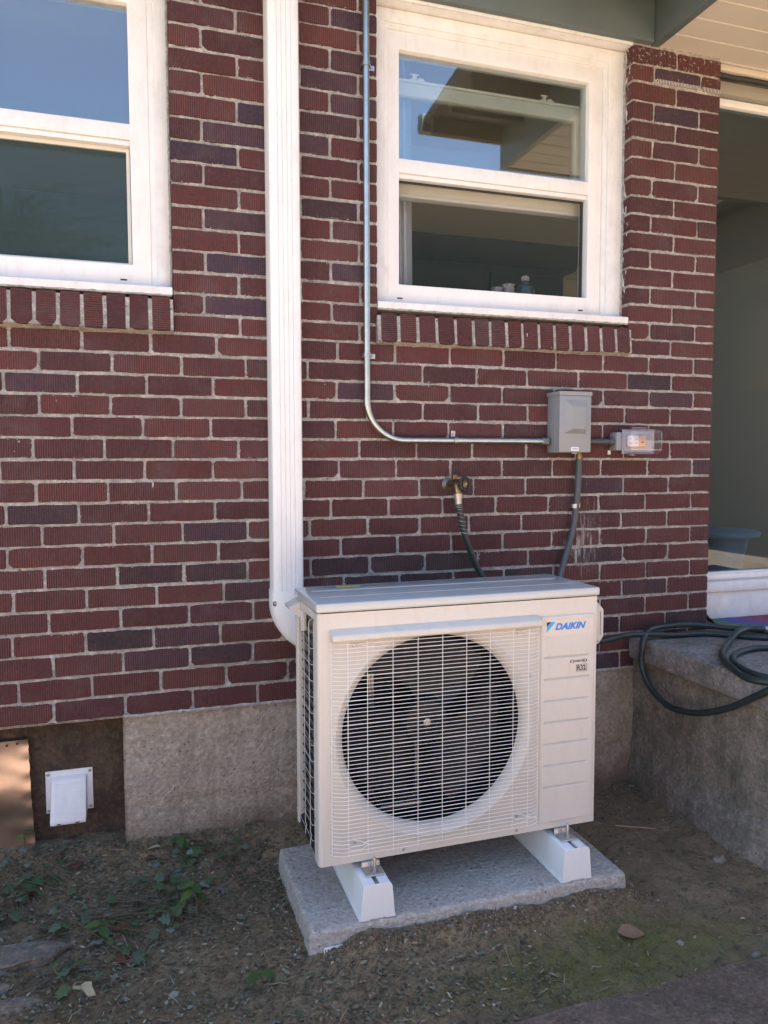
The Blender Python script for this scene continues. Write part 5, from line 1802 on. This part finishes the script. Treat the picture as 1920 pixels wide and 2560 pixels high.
rnd = random.Random(3)
for (cx, cy, sx, sy, cnt, lab) in ((-0.36, -0.14, 0.07, 0.10, 30, 'patch of dark ivy leaves by the left edge under the copper sheet'),
                                   (-0.03, -0.37, 0.15, 0.09, 70, 'sprawling patch of grey green ivy in the middle of the bare soil'),
                                   (0.10, -0.16, 0.06, 0.07, 26, 'small clump of ivy left of the concrete pad near the wall'),
                                   (-0.16, -0.60, 0.05, 0.05, 10, 'few dark ivy leaves beside the pale wood chip'),
                                   (0.28, -0.16, 0.06, 0.05, 10, 'thin ivy trail just left of the concrete pad corner'),
                                   (-0.42, -0.28, 0.05, 0.08, 14, 'ivy leaves cut by the left edge above the flat stone')):
    t = thing('ivy_plant', lab, 'ivy', (cx, cy, ground_h(cx, cy)), 0, 'ivy creeping over the soil')
    z00 = ground_h(cx, cy)
    ends = []
    for q in range(cnt):
        x, y = rnd.gauss(0, sx), rnd.gauss(0, sy)
        z = ground_h(cx + x, cy + y) - z00 + rnd.uniform(0.006, 0.030)
        put_leaf(rnd.choice(IVY), t, (x, y, z), rnd.uniform(0.015, 0.034) * (1.35 if rnd.random() < 0.15 else 1), rnd.uniform(0, 6.28), rnd.uniform(-0.45, 0.30), rnd.uniform(-0.45, 0.45))
        ends.append((x, y, z))
    mb = MB()
    for q in range(0, cnt - 2, 3):
        a, b, c = (Vector(ends[q + i]) for i in range(3))
        if (a - c).length < 0.22:
            mb.tube(catmull([a, (a + b) / 2 - Vector((0, 0, 0.008)), b, c], 4), 0.0011, 5)
    mb.build('vine', 'stem', t, smooth=True)
for (cx, cy, h, nl, ls, lab) in ((0.115, -0.43, 0.105, 5, 0.062, 'tall seedling with red stem and glossy leaves left of the pad'),
                                 (-0.13, -0.46, 0.045, 4, 0.055, 'low bright green seedling among the ivy'),
                                 (0.09, -0.10, 0.07, 6, 0.050, 'dark leafy seedling close to the foundation'),
                                 (0.245, -0.765, 0.045, 3, 0.055, 'yellow green seedling at the bottom of the picture'),
                                 (-0.385, 0.04, 0.05, 2, 0.050, 'single pale green leaf sprout under the copper sheet')):
    z00 = ground_h(cx, cy)
    t = thing('seedling', lab, 'seedling', (cx, cy, z00), 0, 'seedlings in the soil')
    MB().tube(catmull([(0, 0, -0.01), (0.004, 0.003, h * 0.5), (-0.002, 0, h)], 5), [0.0022] * 5 + [0.0015] * 6, 6).build('stem', 'stem', t, smooth=True)
    for q in range(nl):
        put_leaf(OVAL[(q + nl) % 3], t, (-0.002, 0, h * (1 - 0.12 * (q // 2))), ls * rnd.uniform(0.6, 0.95), q * 2.4 + cx * 9, rnd.uniform(-0.35, 0.05), rnd.uniform(-0.2, 0.2))
for (cx, cy, kd, sz, rz, lab) in ((1.20, -0.835, 'tan', 0.075, -1.9, 'curled reddish tan dead leaf on the soil in front of the pad'),
                                  (-0.17, -0.195, 'tan', 0.070, -1.4, 'long tan dead leaf lying in the ivy on the left'),
                                  (-0.215, -0.10, 'red', 0.060, 0.3, 'dark red brown curled leaf near the vent recess'),
                                  (-0.09, -0.53, 'red', 0.042, -2.6, 'rusty dead leaf below the ivy patch'),
                                  (-0.36, -0.20, 'brown', 0.060, -1.2, 'brown dead leaf at the left edge of the picture'),
                                  (-0.06, -0.43, 'brown', 0.062, 1.2, 'flat brown dead leaf between ivy and seedling'),
                                  (0.03, -0.05, 'pale', 0.045, 1.4, 'pale straw coloured leaf shred by the foundation'),
                                  (0.135, -0.565, 'pale', 0.018, 1.0, 'tiny cream leaf chip left of the pad corner'),
                                  (0.24, -0.70, 'tan', 0.035, 0.2, 'small orange tan leaf behind the yellow green seedling'),
                                  (-0.02, -0.09, 'brown', 0.058, -1.3, 'brown dead leaf by the foundation corner'),
                                  (-0.34, 0.03, 'tan', 0.040, 0.5, 'upright tan leaf below the white vent'),
                                  (0.055, -0.72, 'grey', 0.030, 2.2, 'pale grey curled leaf at the bottom edge'),
                                  (0.32, -0.20, 'grey', 0.030, 0.9, 'pale grey leaf beside the pad back corner')):
    t = thing('fallen_leaf', lab, 'dead leaf', (cx, cy, ground_h(cx, cy) + 0.007), 0, 'fallen leaves')
    o = put_leaf(DRY[kd], t, (0, 0, 0), sz, rz, rnd.uniform(-0.1, 0.25), rnd.uniform(-0.3, 0.3), 'blade')
t = thing('wood_chip', 'torn pale wood chip lying by the flat stone', 'wood chip', (-0.155, -0.655, ground_h(-0.155, -0.655) + 0.004), 0.5)
mb = MB()
mb.prism([(-0.010, -0.030), (0.006, -0.036), (0.012, -0.006), (0.018, 0.010), (0.008, 0.022), (-0.006, 0.018), (-0.020, 0.026), (-0.024, 0.020), (-0.008, 0.004)], lambda u, v_, d: (u, v_, d + 0.15 * abs(u)), 0.0, 0.004)
mb.build('chip', 'straw', t)
t = thing('dry_blade', 'single dry straw coloured grass blade on the clay right of the unit', 'dry grass', (1.60, -0.36, ground_h(1.60, -0.36) + 0.004))
v, f = [], []
for i in range(9):
    q = i / 8
    p = (-0.055 + 0.12 * q, 0.035 - 0.06 * q - 0.02 * math.sin(3 * q), 0.004 + 0.008 * math.sin(math.pi * q))
    w = 0.0028 * (1 - 0.6 * q)
    v += [(p[0], p[1] - w, p[2]), (p[0], p[1] + w, p[2] + 0.001)]
for i in range(8):
    f.append((2 * i, 2 * i + 2, 2 * i + 3, 2 * i + 1))
MB().add(v, f).build('blade', 'straw', t, recalc=False)


def rock(name, label, cx, cy, rx, ry, rz, mat='pebble', group='loose stones', seed=0, flat=False):
    t_ = thing(name, label, 'stone', (cx, cy, ground_h(cx, cy)), 0, group)
    b_ = bmesh.new()
    bmesh.ops.create_icosphere(b_, subdivisions=4 if rx > 0.05 else 3, radius=1.0)
    for vv in b_.verts:
        q = vv.co.copy()
        s_ = 1 + 0.42 * mnoise.noise(q * 1.3 + Vector((seed, 0, 0))) + 0.08 * mnoise.noise(q * 4 + Vector((0, seed, 0)))
        z_ = q.z
        if flat:
            z_ = math.copysign(min(abs(z_), 0.55 + 0.05 * mnoise.noise(q * 3)), z_)
        vv.co = Vector((q.x * rx * s_, q.y * ry * s_, z_ * rz * 0.75 * (s_ if not flat else 1.3) + rz * 0.1))
    me_ = bpy.data.meshes.new('stone_body')
    b_.to_mesh(me_)
    b_.free()
    me_.materials.append(M[mat])
    me_.polygons.foreach_set('use_smooth', [True] * len(me_.polygons))
    link(bpy.data.objects.new('stone_body', me_), t_)


rock('flat_stone', 'large flat weathered edging stone in the lower left corner', -0.375, -0.485, 0.145, 0.055, 0.030, 'stone', 'edging stones', 4, True)
rock('edging_stone', 'small rounded edging stone under the flat stone', -0.375, -0.590, 0.045, 0.022, 0.022, 'stone', 'edging stones', 9)
rock('edging_stone', 'low mossy edging stone at the bottom left corner', -0.325, -0.665, 0.065, 0.022, 0.024, 'stone', 'edging stones', 13, True)
rock('pebble', 'smooth grey pebble on the patio edge', 1.325, -1.052, 0.017, 0.011, 0.010, seed=2)
rock('pebble', 'long pale stone half buried at the patio edge', 1.215, -1.062, 0.030, 0.010, 0.012, seed=3)
rock('pebble', 'small grey pebble behind the long pale stone', 1.195, -1.035, 0.009, 0.008, 0.008, seed=5)
rock('pebble', 'grey pebble in the moss right of the dead leaf', 1.34, -0.915, 0.011, 0.010, 0.009, seed=6)
rock('pebble', 'brown stone against the stoop footing', 1.735, -0.62, 0.022, 0.018, 0.018, seed=7)
rock('pebble', 'pale pebble near the picture right edge', 1.50, -1.01, 0.013, 0.010, 0.009, seed=8)

# uncountable litter: leaf shreds and mulch, twigs, clods, moss
TONES = [(0.19, 0.135, 0.09), (0.17, 0.125, 0.08), (0.28, 0.205, 0.135), (0.14, 0.105, 0.07), (0.26, 0.20, 0.13), (0.17, 0.165, 0.11), (0.15, 0.14, 0.09), (0.20, 0.185, 0.14), (0.13, 0.135, 0.075), (0.11, 0.085, 0.058), (0.16, 0.165, 0.09), (0.36, 0.30, 0.21)]
rl = random.Random(11)
mb = MB()
for q in range(17000):
    if q < 14200:
        x, y = rl.uniform(-0.6, 0.95), -1.12 + 1.17 * rl.random() ** 0.9
        if x > 0.38 and y > -0.70:
            continue
    else:
        x, y = rl.uniform(0.9, 1.85), rl.uniform(-1.05, 0.0)
        if x < 1.34 and y > -0.70:
            continue
        if rl.random() < 0.72 and not (y > -0.14):
            continue
    if fbm(x + 9, y, 5, 3) < rl.uniform(-0.75, 0.25) and rl.random() < 0.6:
        continue
    l, w = rl.uniform(0.003, 0.011) * (1.5 if rl.random() < 0.1 else 1), rl.uniform(0.0014, 0.0048)
    a = rl.uniform(0, 6.28)
    d = Vector((math.cos(a), math.sin(a), rl.uniform(-0.35, 0.35)))
    n_ = Vector((-math.sin(a), math.cos(a), rl.uniform(-0.5, 0.5)))
    c = Vector((x, y, ground_h(x, y) + rl.uniform(0.0008, 0.006)))
    tn = rl.choice(TONES)
    k = rl.uniform(0.6, 1.15)
    tn = tuple(v_ * k for v_ in tn)
    mb.add([c - d * l, c + n_ * w - d * l * 0.3, c + d * l, c - n_ * w + d * l * 0.2 + Vector((0, 0, 0.002))], [(0, 1, 2, 3)], tn)
tag(mb.build('leaf_litter', 'litter', recalc=False), 'brown shreds of leaves and mulch strewn over the soil', 'leaf litter', None, 'stuff')
mb = MB()
for q in range(420):
    x, y = rl.uniform(-0.55, 1.15), rl.uniform(-1.05, 0.0)
    if 0.36 < x < 1.36 and y > -0.71:
        continue
    a, l = rl.uniform(0, 6.28), rl.uniform(0.008, 0.035)
    p = [Vector((x + math.cos(a) * l * s_ + rl.uniform(-.003, .003), y + math.sin(a) * l * s_ + rl.uniform(-.003, .003), 0)) for s_ in (-1, -.3, .4, 1)]
    for i, v_ in enumerate(p):
        v_.z = ground_h(v_.x, v_.y) + 0.003 + (0.006 if i in (1, 2) else 0) * rl.random()
    n0 = len(mb.v)
    mb.tube(p, rl.uniform(0.0005, 0.0012), 4)
    mb.t += [rl.choice([(0.20, 0.15, 0.09), (0.10, 0.075, 0.05), (0.36, 0.30, 0.2), (0.15, 0.13, 0.09)])] * (len(mb.v) - n0)
tag(mb.build('twigs', 'litter', recalc=False), 'thin dry twigs and root hairs scattered over the soil', 'twigs', None, 'stuff')
mb = MB()
ico = bmesh.new()
bmesh.ops.create_icosphere(ico, subdivisions=1, radius=1.0)
iv = [v_.co.copy() for v_ in ico.verts]
ifc = [tuple(v_.index for v_ in f_.verts) for f_ in ico.faces]
ico.free()
for q in range(2600):
    m_ = rl.random()
    if m_ < 0.45:
        x, y = rl.uniform(0.42, 1.42), -0.705 - abs(rl.gauss(0, 0.03))
    elif m_ < 0.6:
        x, y = 0.36 - abs(rl.gauss(0, 0.02)), rl.uniform(-0.72, -0.25)
    elif m_ < 0.72:
        x, y = rl.uniform(1.3, 1.8), rl.uniform(-0.25, 0.0)
    else:
        x, y = rl.uniform(-0.5, 1.75), rl.uniform(-1.05, 0.0)
        if 0.36 < x < 1.36 and y > -0.70:
            continue
    s_ = rl.uniform(0.0015, 0.0055) * (1.5 if rl.random() < 0.08 else 1)
    c = Vector((x, y, ground_h(x, y) + s_ * 0.3))
    k = rl.uniform(0.7, 1.3)
    tn = (0.17 * k, 0.118 * k, 0.072 * k) if rl.random() > 0.03 else (0.40, 0.37, 0.33)
    mb.add([c + Vector((p.x * s_ * rl.uniform(.7, 1.3), p.y * s_ * rl.uniform(.7, 1.3), p.z * s_ * rl.uniform(.6, 1.1))) for p in iv], ifc, tn)
tag(mb.build('soil_clods', 'litter', recalc=False), 'crumbled clods of soil along the pad and over the ground', 'soil clods', None, 'stuff')
mb = MB()
for q in range(9000):
    x, y = rl.gauss(1.10, 0.24), rl.gauss(-0.90, 0.085)
    if y > -0.72 or y < -1.10 or fbm(x, y + 4, 7, 3) < -0.05:
        continue
    a = rl.uniform(0, 6.28)
    h = rl.uniform(0.002, 0.0065)
    w = rl.uniform(0.0008, 0.0016)
    c = Vector((x, y, ground_h(x, y) - 0.0005 if y > -1.05 else 0.0125))
    k = rl.uniform(0.6, 1.2)
    d = Vector((math.cos(a), math.sin(a), 0))
    mb.add([c - d * w, c + d * w, c + Vector((rl.uniform(-.003, .003), rl.uniform(-.003, .003), h))], [(0, 1, 2)], rl.choice([(0.19 * k, 0.18 * k, 0.055 * k), (0.14 * k, 0.15 * k, 0.045 * k), (0.24 * k, 0.20 * k, 0.085 * k)]))
tag(mb.build('moss', 'litter', recalc=False), 'thin yellow green moss on the soil in front of the pad', 'moss', None, 'stuff')


# ================================================================== YARD BEHIND THE CAMERA (trees seen in the panes; house and fence added)
def tree(cx, cy, h, rx, seed, lab, cnt=9000):
    r_ = random.Random(seed)
    t_ = thing('yard_tree', lab, 'tree', (cx, cy, -0.03), 0, 'trees across the yard')
    m5 = MB()
    m5.tube(catmull([(0, 0, -0.1), (0.05, 0.02, h * 0.2), (-0.04, 0.06, h * 0.45), (0.03, 0, h * 0.8)], 4), [0.19 - 0.011 * i for i in range(13)], 9)
    for i in range(7):
        a = r_.uniform(0, 6.28)
        z = h * r_.uniform(0.3, 0.65)
        m5.tube([(0, 0, z), (rx * .4 * math.cos(a), rx * .4 * math.sin(a), z + h * .12), (rx * .75 * math.cos(a), rx * .75 * math.sin(a), z + h * .2)], [0.06, 0.04, 0.015], 6)
    m5.build('trunk', 'bark', t_, smooth=True)
    m6 = MB()
    cl = [(r_.gauss(0, rx * .5), r_.gauss(0, rx * .5), h * r_.uniform(0.22 if cnt > 10000 else 0.32, 0.95)) for _ in range(46 if cnt < 10000 else 110)]
    for q in range(cnt):
        c = r_.choice(cl)
        p = Vector((c[0] + r_.gauss(0, rx * .19), c[1] + r_.gauss(0, rx * .19), c[2] + r_.gauss(0, h * .055)))
        d = Vector((r_.gauss(0, 1), r_.gauss(0, 1), r_.gauss(0, .6))).normalized()
        e = d.orthogonal().normalized()
        l, w = r_.uniform(.05, .09), r_.uniform(.03, .05)
        k = r_.uniform(.6, 1.3)
        m6.add([p - d * l, p + e * w, p + d * l, p - e * w], [(0, 1, 2, 3)], (0.055 * k, 0.10 * k, 0.028 * k))
    m6.build('crown', 'leaf', t_, recalc=False)


tree(-2.4, -13.5, 6.0, 2.2, 1, 'broad leafy tree reflected low in the left window')
tree(-6.5, -15.0, 6.6, 2.5, 2, 'second leafy tree across the yard left of the broad one')
tree(1.6, -16.0, 5.2, 2.0, 3, 'shorter leafy tree across the yard')
tree(7.5, -14.0, 5.2, 2.1, 4, 'leafy tree across the yard on the side of the porch')

M['siding'] = simple('grey_siding', (0.20, 0.205, 0.20), 0.7, var=0.08)
t = thing('sky_block_house', 'unseen plain grey house added to block the sky from the door reflection', 'house', (9.0, -14.5, -0.03))  # added out of view so the door glass mirrors grey instead of sky
MB().box(0, 8, 0, 11.5, 0, 5.2).build('wall', 'siding', t)
MB().prism([(-0.4, 5.15), (4.0, 7.4), (8.4, 5.15), (8.4, 5.3), (4.0, 7.6), (-0.4, 5.3)], lambda u, v_, d: (u, d, v_), -0.4, 11.9).build('roof', 'shingle', t)
for yy in (3.0, 7.5):
    box('window', 'soffit_dim', t, -0.03, 0.01, yy, yy + 1.1, 2.4, 3.7, 0.01)

M['cedar'] = simple('cedar_board', (0.42, 0.275, 0.185), 0.75, var=0.3, vscale=3)
t = thing('bounce_fence', 'unseen cedar board fence added behind the camera to bounce warm sunlight', 'fence', (-7, -7.2, -0.03))  # added out of view as a warm sunlit reflector facing the wall
bd = None
for i in range(100):
    if bd is None:
        o = box('fence_board', 'cedar', t, 0.0, 0.143, 0.0, 0.02, 0.05, 1.75, 0.002, 1)
        bd = o.data
    else:
        o = bpy.data.objects.new('fence_board', bd)
        o.location = (i * 0.15, 0, 0.012 * N(i * 3.1, 2))
        link(o, t)
for zz in (0.35, 1.4):
    box('fence_rail', 'cedar', t, 0, 15.0, -0.06, -0.001, zz, zz + 0.09, 0.003)
